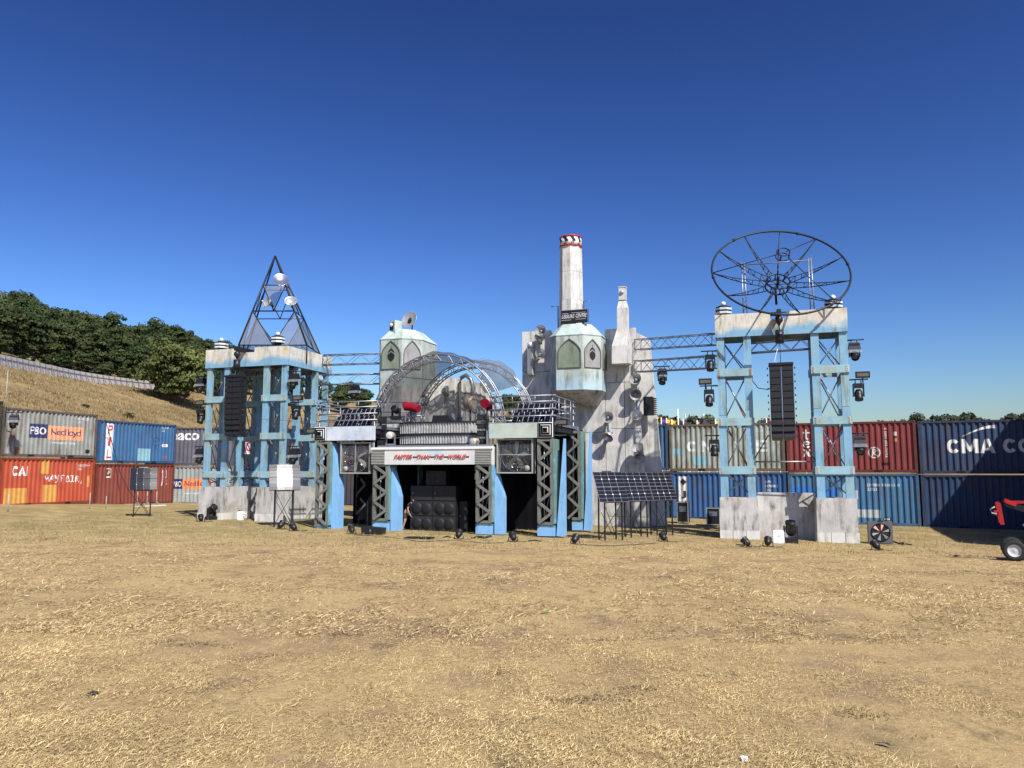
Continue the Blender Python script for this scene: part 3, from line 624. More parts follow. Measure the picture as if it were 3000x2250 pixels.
# right wall
D = Vector((5.56, -2.43)).normalized(); I0 = Vector((14.38, 40.4))
G0 = I0 - D * (CL + .09) * 2; s = G0
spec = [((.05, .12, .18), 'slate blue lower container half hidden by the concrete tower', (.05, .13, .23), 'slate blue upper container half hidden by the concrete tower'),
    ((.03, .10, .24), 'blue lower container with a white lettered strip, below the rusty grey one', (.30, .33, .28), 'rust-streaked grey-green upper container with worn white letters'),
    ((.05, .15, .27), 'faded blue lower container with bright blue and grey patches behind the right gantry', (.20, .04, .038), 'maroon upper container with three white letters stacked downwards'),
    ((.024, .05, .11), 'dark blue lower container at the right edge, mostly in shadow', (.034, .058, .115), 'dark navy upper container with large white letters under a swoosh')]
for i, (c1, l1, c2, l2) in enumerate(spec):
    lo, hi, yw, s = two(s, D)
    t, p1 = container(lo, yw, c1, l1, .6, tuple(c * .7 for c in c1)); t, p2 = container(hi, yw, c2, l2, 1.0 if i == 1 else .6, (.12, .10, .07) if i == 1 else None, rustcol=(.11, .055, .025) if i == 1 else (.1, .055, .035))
    if i == 0:
        decal(text_bm('TRLU 280', 1.0, .09, 0, .01, rot=1), 'lettering', mwf, p2, 5.45, 1.0); decal(rect_bm(5.36, 5.48, .85, 1.0), 'hazard_plate', my, p2)
    if i == 1:
        for ch, x in (('C', .95), ('N', 1.75), ('I', 3.0), ('E', 4.62)): heavy(ch, .55 if ch != 'I' else .16, .62, mwf, p2, x, 1.05)
        decal(rect_bm(.15, .75, .95, 1.25), 'repair_patch', mlb, p2); decal(rect_bm(1.3, 2.0, .35, .85), 'repair_patch', mlb, p2); nums(p2, 4.7, 2.3, (('N 02 11 4 4', .8), ('2210', .3)))
        decal(rect_bm(.45, .95, .55, 2.35), 'white_strip', mwf, p1); decal(text_bm('J', .3, .42, 0, .02), 'lettering', mblk, p1, .55, 1.15, .009); decal(text_bm('d', .3, .42, 0, .02), 'lettering', mblk, p1, .55, .6, .009)
        decal(poly_bm([[(.7, 1.85), (.88, 2.05), (.7, 2.25), (.52, 2.05)]]), 'diamond_mark', mblk, p1, 0, 0, .009); nums(p1, 5.0, 2.0, (('JATU', .35), ('107890 3', .65), ('22G1', .33)), .14, mw)
    if i == 2:
        for ch, z in (('t', 1.72), ('e', 1.28), ('x', .84)): heavy(ch, .38, .52 if ch == 't' else .38, mw, p2, .8, z)
        decal(stroke_bm([[(4.15 + .26 * math.cos(a), 1.02 + .26 * math.sin(a)) for a in np.linspace(0, 6.3, 22)], [(4.05, .82), (4.1, 1.2), (4.28, 1.12), (4.08, 1.0), (4.3, .85)]], .05), 'graffiti_ring', mw, p2)
        decal(text_bm('TEXU 220 1002 2', 1.5, .09, 0, .01, rot=1), 'lettering', mw, p2, 4.75, .75); decal(rect_bm(5.05, 5.2, 1.85, 2.05), 'white_plate', mw, p2); decal(rect_bm(5.07, 5.2, 1.55, 1.72), 'hazard_plate', my, p2); decal(rect_bm(4.45, 4.8, .38, .52), 'tag_plate', mblk, p2)
        decal(rect_bm(.15, 2.35, .5, 1.9), 'bright_patch', mbp, p1); decal(rect_bm(2.5, 3.3, 1.3, 1.75), 'grey_patch', mgp, p1); decal(rect_bm(2.5, 4.3, .4, .8), 'grey_patch', mgp, p1); decal(rect_bm(2.5, 3.1, .17, .42), 'grey_patch', mgp, p1)
        nums(p1, 3.75, 1.95, (('DVRU 101811 0', 1.45), ('22G1', .42)), .14, mw); decal(rect_bm(4.4, 4.75, .27, .42), 'tag_plate', mblk, p1); decal(text_bm('K80', .25, .09, 0, .02), 'lettering', mw, p1, 4.45, .3, .009)
    if i == 3:
        heavy('CMA CGM', 4.3, .68, mw, p2, 1.2, 1.0)
        up = [(1.9 + 1.35 * k, 1.82 + .52 * math.sin(k * 1.5)) for k in np.linspace(0, 1, 9)]; dn = [(1.9 + 1.38 * k, 1.8 + .52 * math.sin(k * 1.5) - .14 * k) for k in np.linspace(1, 0, 9)]
        decal(poly_bm([[up[j], up[j + 1], dn[7 - j], dn[8 - j]] for j in range(8)]), 'swoosh', mw, p2); decal(text_bm('CMAU 118204', 1.0, .12, 0, .01), 'lettering', mwf, p2, 4.7, .45)
# container row closing the right side of the arena (outside the picture; it throws the big shadow)
q = Vector((24.95, 34.57)); e_ = Vector((-.38, -.925)).normalized()
for k in range(2):
    st = q + e_ * (CL + .1) * k; zz = gz(st.x, st.y) - .05; nm = ['farther', 'nearer'][k]
    for lv in range(3):
        container((st.x, st.y, zz + lv * (CH + .03)), math.atan2(e_.y, e_.x), (.03, .05, .08), 'dark container in the side row out at the right, %s column, %s level' % (nm, ['bottom', 'middle', 'top'][lv]), .3)
# ------------------------------------------------------------------ trusses
def truss(name, a, b, w, label, cat='truss', group=None, m=None, step=.5, r=.025, h=None, md=None):
    a, b = Vector(a), Vector(b); o = a.copy(); t = root(name, label, cat, o, 0, group); b = b - o; h = h or w; m = m or m_alu; md = md or m
    d, s, u = frame_axes(b); L = b.length; n = max(2, round(L / step))
    cor = {(i, j): s * (w / 2 * i) + u * (h / 2 * j) for i in (-1, 1) for j in (-1, 1)}
    for c in cor.values(): q = MB(); q.tube(c, b + c, r, 6); q.build('chord', m, t)
    q = MB()
    for (p1, p2) in (((-1, -1), (-1, 1)), ((1, -1), (1, 1)), ((-1, 1), (1, 1)), ((-1, -1), (1, -1))):
        for k in range(n):
            x, y = (p1, p2) if k % 2 == 0 else (p2, p1)
            q.tube(cor[x] + d * (L * k / n), cor[y] + d * (L * (k + 1) / n), r * .5, 5, cap=False)
    q.build('lacing', md, t)
    for k in (0, n):
        q = MB(); e = d * (L * k / n)
        for p1, p2 in (((-1, -1), (-1, 1)), ((-1, 1), (1, 1)), ((1, 1), (1, -1)), ((1, -1), (-1, -1))): q.tube(cor[p1] + e, cor[p2] + e, r * .8, 5)
        q.build('end_frame', m, t)
    return t
# ------------------------------------------------------------------ gantries
def gantry(F, name, label, s0, s1, D, zb0, zb1, plates, towers, mf, notch, blocks, seed):
    t = root(name, label, 'gantry', F.o, F.yaw); rr = random.Random(seed); cw = .29; TH = .06
    nx0, nx1, nz = notch
    q = MB()
    q.prism([(s0, zb0), (s1, zb0), (s1, zb1), (nx1, zb1), (nx1, nz), (nx0, nz), (nx0, zb1), (s0, zb1)], -.05, .02); q.build('front_fascia', mf, t)
    q = MB(); q.box(s1 - .06, s1 + .005, .022, D - .022, zb0 + .004, zb1 - .004); q.build('side_fascia', mf, t)
    q = MB(); q.box(s0 - .005, s0 + .06, .022, D - .022, zb0 + .004, zb1 - .004); q.build('side_fascia', mf, t)
    q = MB(); q.box(s0, s1, D - .02, D + .05, zb0, zb1); q.build('back_fascia', mf, t)
    q = MB(); q.box(s0 + .07, s1 - .07, .03, D - .03, zb1 - .5, zb1 - .46); q.build('top_deck', m_dark, t)
    ztop = zb0 + .02; pl = [blocks[2]] + plates + [zb0]
    for ti, (a, b, c, d) in enumerate(towers):          # s range, t range
        for sx in (a, b - cw):
            for ty in (c + .03, d - cw):
                zm = (blocks[2] + ztop) / 2 + .3 * rr.random(); [MB().box(sx, sx + cw, ty, ty + .15, za, zb_).build('column', m_blue, t) for za, zb_ in ((blocks[2] - .05, zm - .008), (zm + .008, ztop))]
        for z in plates:
            for ty, sgn in ((c, -1), (d + .005, 1)):
                q = MB(); q.box(a - .035, b + .035, ty - .035 if sgn < 0 else ty - .135, ty + .025 if sgn < 0 else ty - .08, z - .15, z + .15)
                o = q.build('cross_plate', m_crossplate, t)
                if sgn < 0:
                    for ex in (a + .02, b - .1):
                        g = MB(); g.box(ex, ex + .09, ty - .045, ty - .037, z - .13, z + .13); g.build('bolt_strip', m_concd, o)
                        g = MB()
                        for k in (-.08, 0, .08): g.tube((ex + .045, ty - .045, z + k), (ex + .045, ty - .062, z + k), .018, 6)
                        g.build('bolt', m_scaff, o)
            for sx in (a + .02, b - .02):
                q = MB(); q.box(sx - .05, sx + .05, c + .24, d - .36, z - .13, z + .13); q.build('side_plate', m_blue, t)
        for z0, z1 in zip(pl, pl[1:]):
            zz0, zz1 = z0 + .17, z1 - .17
            for (p, q_) in (((a + .25, c + .3, zz0), (b - .25, c + .3, zz1)), ((b - .25, c + .36, zz0), (a + .25, c + .36, zz1)), ((a + .3, d - .42, zz1), (b - .3, d - .42, zz0)), ((b - .12, c + .3, zz0), (b - .12, d - .4, zz1)), ((a + .12, c + .3, zz1), (a + .12, d - .4, zz0))):
                g = MB(); g.tube(p, q_, .026, 6); o = g.build('brace', m_scaff if rr.random() < .6 else m_alud, t)
                if rr.random() < .5:
                    k = Vector(p).lerp(Vector(q_), .85); k2 = Vector(p).lerp(Vector(q_), .9); g = MB(); g.tube(k, k2, .036, 6); g.build('red_coupler', m_tape, o)
        # concrete-faced base block with a course of slabs
        bw, bd, bh = blocks; q = MB(); x0, x1 = a - .05, b + .05
        if bw: x1 = a - .05 + bw
        q.hexa([(x0 - .02, c - .12, .34), (x1 + .02, c - .12, .34), (x1 + .02, c + bd, .34), (x0 - .02, c + bd, .34), (x0, c - .07, bh), (x1, c - .07, bh), (x1, c + bd, bh), (x0, c + bd, bh)]); q.build('base_block', m_concd, t)
        n = 3; ws = (x1 - x0 + .06) / n
        for k in range(n):
            q = MB(); q.box(x0 - .03 + ws * k + .008, x0 - .03 + ws * (k + 1) - .008, c - .15, c - .03, -.1, .335); q.build('kerb_slab', m_concw, t)
        q = MB(); q.box(x1 - .06, x1 + .03, c - .02, c + bd + .02, -.1, .335); q.build('kerb_slab', m_concw, t)
        q = MB(); q.box(x0 - .03, x0 + .06, c - .02, c + bd + .02, -.1, .335); q.build('kerb_slab', m_concw, t)
    return t
RG = Frame(10.24, 29.5, -17); LG = Frame(-12.66, 36.6, -17.7)
gR = gantry(RG, 'speaker_gantry', 'tall sky-blue gantry on concrete plinths with wheel-like dish frame above, right', -2.26, 2.6, 1.55, 7.85, 8.76, [2.62, 4.5, 6.44], [(-2.22, -.92, 0, 1.5), (1.27, 2.57, 0, 1.5)], m_fascia_hi, (-.17, .43, 8.47), (0, 1.5, 1.58), 1)
q = MB(); q.hexa([(-.93, .9, -.1), (1.28, .9, -.1), (1.28, 1.45, -.1), (-.93, 1.45, -.1), (-.93, 1.05, 1.75), (1.28, 1.05, 1.75), (1.28, 1.45, 1.75), (-.93, 1.45, 1.75)]); q.build('linking_wall', m_concd, gR)
q = MB(); q.tube((-.95, .35, 2.95), (1.3, .35, 2.95), .03, 7); q.build('tie_tube', m_scaff, gR)
gL = gantry(LG, 'speaker_gantry', 'four-legged sky-blue gantry carrying the dark mesh pyramid, left', -2.45, 2.17, 3.9, 7.3, 8.2, [2.15, 3.95, 5.75], [(-2.38, -1.08, 0, 1.3), (.85, 2.14, 0, 1.3), (-2.38, -1.08, 2.6, 3.88), (.85, 2.14, 2.6, 3.88)], m_fascia, (-.62, .35, 7.98), (1.35, 1.95, 1.56), 2)
q = MB(); q.hexa([(-.98, 2.2, -.1), (.8, 2.2, -.1), (.8, 2.5, -.1), (-.98, 2.5, -.1), (-.98, 2.3, 1.5), (.8, 2.3, 1.5), (.8, 2.5, 1.5), (-.98, 2.5, 1.5)]); q.build('linking_wall', m_concd, gL)
def beacon(F, s, t, z, label):
    o = root('stacked_beacon', label, 'beacon', F.w(s, t, z), F.yaw, 'striped beacons on the gantry corners')
    for k, (w, h, mm) in enumerate(((.32, .11, m_dark), (.62, .085, m_sign), (.58, .07, m_dark), (.62, .085, m_sign), (.56, .06, m_dark), (.34, .05, m_dark))):
        q = MB(); ring = [(w * math.cos(math.pi / 4 * i + .39), w * math.sin(math.pi / 4 * i + .39)) for i in range(8)]
        z0 = sum((.11, .085, .07, .085, .06, .05)[:k]); q.loft([[(x * .56, y * .56, z0) for x, y in ring], [(x * .56, y * .56, z0 + h) for x, y in ring]]); q.build('tier', mm, o)
    q = MB(); q.lathe([(.001, 0)] + [(.095 * math.sin(a), .095 - .095 * math.cos(a)) for a in np.linspace(.3, 3.14, 9)], 14, Matrix.Translation((0, 0, .455))); q.build('globe', m_whitep, o)
beacon(RG, -1.93, .6, 8.32, 'striped beacon with white globe on the right gantry, left end'); beacon(RG, 2.2, .6, 8.32, 'striped beacon with white globe on the right gantry, right end')
beacon(LG, -2.0, .5, 7.77, 'striped beacon with white globe at the far left on the left gantry'); beacon(LG, 1.35, .35, 7.86, 'striped beacon with white globe in front of the mesh pyramid')
for c in COL.objects:
    if c.name.startswith('stacked_beacon'): c.location.z += .46
# rigging beam poking through each notch, hoist and line array
def array(F, s, t, ztop, zbot, n, label, lab2, hoist_z, lab3, bx):
    hb = root('rigging_beam', lab3, 'beam', F.w(s, 0, 0), F.yaw)
    q = MB(); q.bar((0, -.75, bx), (0, 1.3, bx), .16, .2); q.build('steel_beam', m_dark, hb)
    h = root('chain_hoist', lab2, 'hoist', F.w(s, t, 0), F.yaw)
    q = MB(); q.lathe([(.02, bx - .1), (.13, bx - .16), (.16, bx - .3), (.07, bx - .42), (.03, bx - .5)], 10); q.build('hook_block', m_black, h)
    q = MB(); q.path([(0, 0, bx - .5), (.01, 0, bx - .62), (0, 0, hoist_z + .2)], .028, 6); q.build('chain', m_blackmetal, h)
    q = MB(); q.tube((0, 0, hoist_z - .3), (0, 0, hoist_z + .2), .16, 12); q.build('motor_bag', m_black, h)
    q = MB(); q.tube((0, 0, hoist_z - .3), (0, 0, ztop + .1), .014, 6); q.build('load_chain', m_blackmetal, h)
    q = MB(); q.path([(-.02, 0, hoist_z - .3), (-.16, 0, hoist_z - .75), (-.22, 0, hoist_z - 1.0), (-.05, 0, ztop + .05)], .012, 5); q.build('cable', m_whitep, h)
    a = root('line_array', label, 'speaker array', F.w(s, t, 0), F.yaw)
    q = MB(); q.box(-.44, .44, -.3, .3, ztop - .02, ztop + .07); q.build('fly_frame', m_black, a)
    g = MB(); W, Dp = .42, .5
    H_ = (ztop - zbot) / n
    g.hexa([(-W / 2, -Dp / 2, -H_ + .014), (W / 2, -Dp / 2, -H_ + .014), (W / 2 * .8, Dp / 2, -H_ + .04), (-W / 2 * .8, Dp / 2, -H_ + .04), (-W / 2, -Dp / 2, 0), (W / 2, -Dp / 2, 0), (W / 2 * .8, Dp / 2, -.026), (-W / 2 * .8, Dp / 2, -.026)]); me = mesh_of(g, 'speaker_cabinet', m_black)
    gg = MB(); gg.box(-W / 2 + .02, W / 2 - .02, -Dp / 2 - .012, -Dp / 2 - .002, -H_ + .03, -.014); gm = mesh_of(gg, 'grille', m_dark)
    lk = MB(); lk.box(-.02, .02, -.12, -.02, -H_ * .6, -H_ * .35); lm = mesh_of(lk, 'rigging_link', m_blackmetal)
    for cx in (-1, 1):
        y, z, th = 0, ztop, .02
        for k in range(n):
            o = part('speaker_cabinet', me, a, (cx * .217, y, z), (-th, 0, 0)); part('grille', gm, o)
            for lx in (cx * .27,): part('rigging_link', lm, o, (lx, 0, 0))
            z -= H_ * math.cos(th); y += H_ * math.sin(th) * .9; th += .004 + .0042 * k * (k > 4)
    return a
array(RG, .13, -.45, 6.6, 3.74, 11, 'black twin-column line array hanging in the right gantry', 'black chain hoist above the right line array', 7.75, 'dark rigging beam through the notch of the right gantry fascia', 8.62)
array(LG, -.2, -.6, 6.72, 3.9, 11, 'black twin-column line array hanging in the left gantry', 'black chain hoist above the left line array', 7.35, 'dark rigging beam through the notch of the left gantry fascia', 8.08)
for (sx, ex, lb) in ((-.4, -1.0, 'left'), (.62, 1.3, 'right')):
    q = MB(); q.bar(Vector((0, 0, 0)), RG.w(ex, .2, 2.95) - RG.w(sx, -.4, 3.95), .03, .03); o = q.build('ratchet_strap', m_strap); o.location = RG.w(sx, -.4, 3.95); tag(o, 'black strap pulling the right line array towards the %s tower' % lb, 'strap', 'straps steadying the right line array')
q = MB(); q.path([(0, 0, 0), (.25, 0, -.35), (.6, -.1, -.42), (.85, -.25, -.3)], .018, 6); o = q.build('speaker_cable', m_black); o.location = RG.w(-.95, .1, 6.15); o.rotation_euler.z = RG.yaw; tag(o, 'black cable looping from the right gantry to its line array', 'cable')
# upper trusses inside the gantries
truss('roof_truss', RG.w(-1.0, .5, 7.45), RG.w(1.35, .5, 7.52), .34, 'aluminium truss under the right gantry fascia', step=.42, m=m_alu, h=.4)
truss('roof_truss', LG.w(-1.1, .9, 7.1), LG.w(.9, .9, 7.1), .34, 'aluminium truss under the left gantry fascia', step=.42, h=.34)
truss('roof_truss', LG.w(1.5, 1.35, 7.1), LG.w(1.5, 2.6, 7.1), .3, 'short aluminium truss under the side of the left gantry', step=.42, h=.34)
# ------------------------------------------------------------------ dish wheel
def dish():
    C = at(2285, 793, 29.9); Rr = 2.63; el, az = R(37.0), R(-98)
    n = Vector((math.cos(el) * math.cos(az), math.cos(el) * math.sin(az), math.sin(el))); r = Vector((0, 0, 1)).cross(n).normalized(); r = (r + Vector((0, 0, .07))).normalized(); r = (r - n * r.dot(n)).normalized(); w = n.cross(r)
    o = root('skeletal_dish', 'black skeletal dish of a rim, eleven spokes and hub above the right gantry', 'dish', C)
    def P(a, rho, d): return r * (rho * math.cos(a)) + w * (rho * math.sin(a)) + n * d
    def ring(rho, d, rad, name, seg=64): q = MB(); q.path([P(a, rho, d) for a in np.linspace(0, 2 * math.pi, seg, endpoint=False)], rad, 7, closed=True); return q.build(name, m_blackmetal, o)
    ring(Rr, 0, .042, 'rim', 96); ring(.46, -.55, .032, 'hub_ring', 32); ring(.46, -.85, .032, 'hub_ring', 32); ring(.25, .92, .022, 'feed_ring', 28); ring(.25, .68, .022, 'feed_ring', 28)
    for k in range(8):
        a = k * math.pi / 4; q = MB(); q.tube(P(a, .46, -.55), P(a, .46, -.85), .022, 6); q.tube(P(a, .46, -.7), P(a, .02, -.7), .018, 6); q.build('hub_strut', m_blackmetal, o)
    q = MB(); q.tube(P(0, 0, -.9), P(0, 0, -.3), .045, 8); q.build('hub_post', m_blackmetal, o)
    for k in range(11):
        a = k * 2 * math.pi / 11 + .23; q = MB(); up = [P(a, rho, -.5 * (1 - (rho / Rr) ** 2)) for rho in np.linspace(.46, Rr - .02, 9)]; dn = [P(a, rho, -.85 * (1 - (rho / Rr) ** 1.6)) for rho in np.linspace(.46, Rr - .02, 9)]
        q.path(up, .02, 6); q.path(dn, .02, 6)
        for j in range(1, 8): q.tube(up[j], dn[j], .013, 5); q.tube(up[j], dn[j - 1], .011, 5) if j % 2 else None
        q.build('spoke', m_blackmetal, o)
    for k in (1, 5, 9):
        a = k * 2 * math.pi / 11 + .23; q = MB(); q.tube(P(a, Rr, 0), P(a, .25, .8), .02, 6); q.build('feed_leg', m_blackmetal, o)
    for k in range(3):
        a = k * 2.09; q = MB(); q.tube(P(a, .25, .68), P(a, .25, .92), .03, 6); q.build('feed_strut', m_blackmetal, o)
    for k in range(6):
        a = k * math.pi / 3 + .05; q = MB(); q.tube(P(a - .02, Rr, 0), P(a + .02, Rr, 0), .06, 8); q.build('rim_sleeve', m_blackmetal, o)
dish()
st = root('dish_support', 'galvanised posts and crossbar standing behind the black dish frame', 'scaffold', RG.w(0, 0, 8.3), RG.yaw)
ptop = RG.hit(2173, 770, 1.2)[1] - 8.3
for sx in (RG.hit(2173, 770, 1.2)[0], RG.hit(2368, 757, 1.2)[0]):
    for dx in (0, .16):
        q = MB(); q.tube((sx + dx, 1.2, -.1), (sx + dx * .6, 1.2, ptop), .024, 8); q.build('post', m_scaff, st)
    q = MB()
    for k in range(8): q.tube((sx, 1.2, .2 + k * .3), (sx + .14, 1.2, .35 + k * .3), .012, 5)
    q.build('post_lacing', m_scaff, st)['kind'] = 'stuff'
q = MB(); q.tube((RG.hit(2168, 770, 1.2)[0], 1.2, ptop - .1), (RG.hit(2378, 757, 1.2)[0], 1.2, ptop - .1), .022, 8); q.build('crossbar', m_alud, st)
for ty in (.6, 1.15):
    q = MB(); q.tube((-1.7, ty, .55), (1.75, ty, .55), .03, 7); q.build('base_rail', m_blackmetal, st)
q = MB(); q.tube((.13, 1.2, 1.0), (0.1, .8, 1.6), .05, 7); q.build('dish_mount', m_blackmetal, st)
# ------------------------------------------------------------------ mesh pyramid
def pyramid():
    FL, FR, BR, BL = at(699, 1017, 37.4), at(899, 1019, 37.4), at(939, 1005, 40.6), at(721, 1005, 40.6); z = 8.62
    for v in (FL, FR, BR, BL): v.z = z
    A = at(806, 750, 39.0); o_ = (FL + FR + BR + BL) / 4; t = root('mesh_pyramid', 'dark tubular pyramid with grey mesh panels above the left gantry', 'pyramid', o_)
    cs = [v - o_ for v in (FL, FR, BR, BL)]; A = A - o_
    def st(a, b, r=.032): q = MB(); q.tube(a, b, r, 6); q.build('strut', m_blackmetal, t)
    def pan(*p):
        q = MB(); q.add(p, [tuple(range(len(p)))]); q.build('mesh_panel', m_mesh, t)
    l1, l2 = .37, .66
    m1 = [c.lerp(A, l1) for c in cs]; m2 = [c.lerp(A, l2) for c in cs]
    for i in range(4):
        j = (i + 1) % 4; st(cs[i], A, .045); st(cs[i], cs[j]); st(m1[i], m1[j], .036 if i == 0 else .026); st(m2[i], m2[j], .026)
        b = (cs[i] + cs[j]) / 2; c = (m1[i] + m1[j]) / 2; st(m1[i], b, .024); st(m1[j], b, .024); st(m2[i], c, .024); st(m2[j], c, .024)
        pan(cs[i], b, m1[i]); pan(b, cs[j], m1[j])
        if i in (0, 1): pan(m2[i], c, m2[j])
    q = MB()
    for k in range(12):
        a = cs[0].lerp(cs[1], k / 12) - Vector((0, 0, .04)); b = cs[0].lerp(cs[1], (k + 1) / 12) - Vector((0, 0, .26))
        q.tube(a, b, .012, 5); q.tube(b, cs[0].lerp(cs[1], (k + 1) / 12) - Vector((0, 0, .04)), .012, 5)
    q.tube(cs[0] - Vector((0, 0, .27)), cs[1] - Vector((0, 0, .27)), .02, 6); q.build('base_truss', m_blackmetal, t)
    for c in cs: st(c, c - Vector((0, 0, .9)), .035)
    return o_, m1, m2, A
o_, m1, m2, PA = pyramid()
def satdish(loc, n, r, m, label, depth=.22, cat='dish', group=None, arm=True, emblem=False, name='satellite_dish', post=None):
    M4 = ori(n); t = root(name, label, cat, loc, 0, group); q = MB()
    prof = [(r * k, depth * k * k) for k in np.linspace(.02, 1, 9)] + [(r * 1.02, depth), (r * 1.02, depth - .02)] + [(r * k, depth * k * k - .03) for k in np.linspace(1, .02, 6)]
    q.lathe(prof, 28, M4); q.build('bowl', m, t)
    if arm:
        q = MB(); q.tube(M4 @ Vector((0, -r * .95, depth * .9)), M4 @ Vector((0, -r * .15, depth + r * .7)), .016, 6); q.build('feed_arm', m_alud, t)
        q = MB(); q.tube(M4 @ Vector((0, -r * .15, depth + r * .62)), M4 @ Vector((0, -r * .1, depth + r * .8)), .04, 8); q.build('feed_horn', m_whitep, t)
    q = MB(); q.tube(M4 @ Vector((0, 0, -.02)), M4 @ Vector((0, 0, -.25)), .04, 7)
    if post is not None: q.path([M4 @ Vector((0, 0, -.22)), Vector(post)], .035, 7)
    q.build('mount', m_blackmetal, t)
    return t, M4
def shield_bm(w, h):                              # plain emblem: pointed shield below two chevrons
    k = [(-.5, .56), (0, .8), (.5, .56), (.5, .36), (.38, .14), (0, -.06), (-.38, .14), (-.5, .36)]
    sh = [(x * w, (z * .82) * h - .0) for x, z in k]
    ch = [[(-.5 * w, .54 * h), (0, .74 * h), (0, .92 * h), (-.36 * w, .74 * h)], [(0, .74 * h), (.5 * w, .54 * h), (.36 * w, .74 * h), (0, .92 * h)], [(-.14 * w, .93 * h), (0, .985 * h), (0, 1.06 * h)], [(0, .985 * h), (.14 * w, .93 * h), (0, 1.06 * h)]]
    return poly_bm([sh[::-1]] + [c[::-1] if False else c for c in ch])
satdish(at(823, 823, 37.6), (.26, -.82, .52), .39, m_mirror, 'shining white dish high on the mesh pyramid', .1, arm=False, post=(-.1, .6, .1))
satdish(at(787, 890, 37.5), (-.55, -.75, .3), .29, m_silver, 'silver dish on the left of the pyramid crossbar', .16, post=(.1, .5, -.25))
satdish(at(853, 888, 37.5), (.1, -.8, .55), .31, m_silver, 'silver dish on the right of the pyramid crossbar', .16, post=(.0, .5, -.25))
# ------------------------------------------------------------------ stage
S = Frame(-3.245, 30.94, -19)
def lattice_leg(t, s0, s1, t0, z1, n, flip=False, but=.35, base=.42, name='leg'):
    g = MB()
    bx = MB(); bx.box(s0, s1, t0 + .04, t0 + .62, 0, base - .06); bx.build('leg_base', m_bluebase, t)
    bx = MB(); bx.prism([(s0 + .0, base - .06), (s1 + .02, base - .06), (s1 - .1, base + .05), (s0 + .1, base + .05)], t0 + .02, t0 + .6); bx.build('leg_base_sill', m_teal, t)
    w = .12
    for x in (s0 + .02, s1 - .02 - w): q = MB(); q.box(x, x + w, t0 - .02, t0 + .1, base, z1); q.build('upright', m_wood, t)
    q = MB(); q.box(s0 + .02 + w, s1 - .02 - w, t0 - .01, t0 + .08, base, base + .1); q.build('bottom_rail', m_wood, t)
    q = MB(); q.box(s0 + .02 + w, s1 - .02 - w, t0 - .01, t0 + .08, z1 - .1, z1); q.build('top_rail', m_wood, t)
    h = (z1 - base - .12) / n
    for k in range(n):
        a, b = (s0 + .08, s1 - .08); z = z1 - .06 - k * h
        if k % 2: a, b = b, a
        q = MB(); q.bar((a, t0 - .05 - .012 * (k % 2), z), (b, t0 - .05 - .012 * (k % 2), z - h), .05, .1); q.build('diagonal_board', m_wood, t)
    # scaffold tubes visible inside
    for x, y in ((s0 + .22, t0 + .25), (s1 - .24, t0 + .45)):
        q = MB(); q.tube((x, y, .1), (x, y, z1 + .2), .024, 6); q.build('inner_tube', m_scaff, t)
    q = MB(); q.tube((s0 + .2, t0 + .35, .5), (s1 - .2, t0 + .35, 1.9), .022, 6); q.tube((s1 - .2, t0 + .33, 1.9), (s0 + .2, t0 + .33, z1), .022, 6); q.build('inner_brace', m_scaff, t)
    q = MB(); q.box(s0 + .03, s1 - .03, t0 + .52, t0 + .56, base, z1 + .05); q.build('added_dark_sheet', m_drape, t)  # black sheet added to darken the inside seen through the lattice
    # teal side and blue buttress on the right
    q = MB(); q.box(s1 - .018, s1 + .05, t0 - .03, t0 + .6, base + .05, z1 - .02); q.build('side_board', m_teal, t)
    q = MB(); q.prism([(s1 + .052, 0), (s1 + .052 + but, 0), (s1 + .052 + but, z1 * .52), (s1 + .06, z1 - .1)] if not flip else [(s1 + .052, 0), (s1 + .052 + but, 0), (s1 + .052 + but, z1)], t0 + .12, t0 + .5)
    q.build('buttress', m_bluebase, t)
# central portal
po = root('stage_portal', 'central stage portal with slanted red slogan on a pale beam and lattice legs', 'portal', S.o, S.yaw)
lattice_leg(po, -2.6, -1.88, 0, 2.7, 6, but=.36); lattice_leg(po, 1.92, 2.62, 0, 2.7, 6, but=.36)
q = MB(); q.box(-2.05, 1.92, -.06, .05, 2.69, 3.30); q.build('sign_board', m_sign, po)
q = MB(); q.box(-2.66, 2.66, -.10, .8, 3.30, 3.39); q.build('white_capping', m_white, po)
q = MB(); q.box(-2.45, 2.6, .06, .7, 3.395, 3.47); q.build('deck_edge', m_scaff, po)
for x0, x1 in ((-2.66, -2.055), (1.925, 2.6)):
    q = MB(); q.box(x0, x1, -.03, .06, 2.67, 3.297); q.build('louvre_back', m_grill, po)
    g = MB(); g.hexa([(0, -.085, -.02), (x1 - x0, -.085, -.02), (x1 - x0, -.03, -.005), (0, -.03, -.005), (0, -.085, .0), (x1 - x0, -.085, .0), (x1 - x0, -.03, .03), (0, -.03, .03)]); me = mesh_of(g, 'louvre_slat', m_grill)
    for k in range(9): part('louvre_slat', me, po, (x0, 0, 2.74 + k * .064))
q = MB(); q.box(2.6, 2.66, -.02, .7, 2.67, 3.297); q.build('end_board', m_sign, po)
wx = -1.6
for w_, wd in (('FASTER', .80), ('THAN', .58), ('THE', .40), ('WORLD', .78)):
    flat(text_bm(w_, wd, .16, .35, .02), 'slogan_shadow', m_lshadow, po, wx - .05, -.066, 2.865)
    flat(text_bm(w_, wd, .15, .35, .02), 'slogan_word', m_lred, po, wx, -.075, 2.935); wx += wd + .19
for wx_, wd in ((-.76, .2), (.01, .2), (.6, .2), (1.55, .14)): flat(rect_bm(0, wd, 0, .06), 'slogan_dash', m_lshadow, po, wx_ - .02, -.07, 2.955)
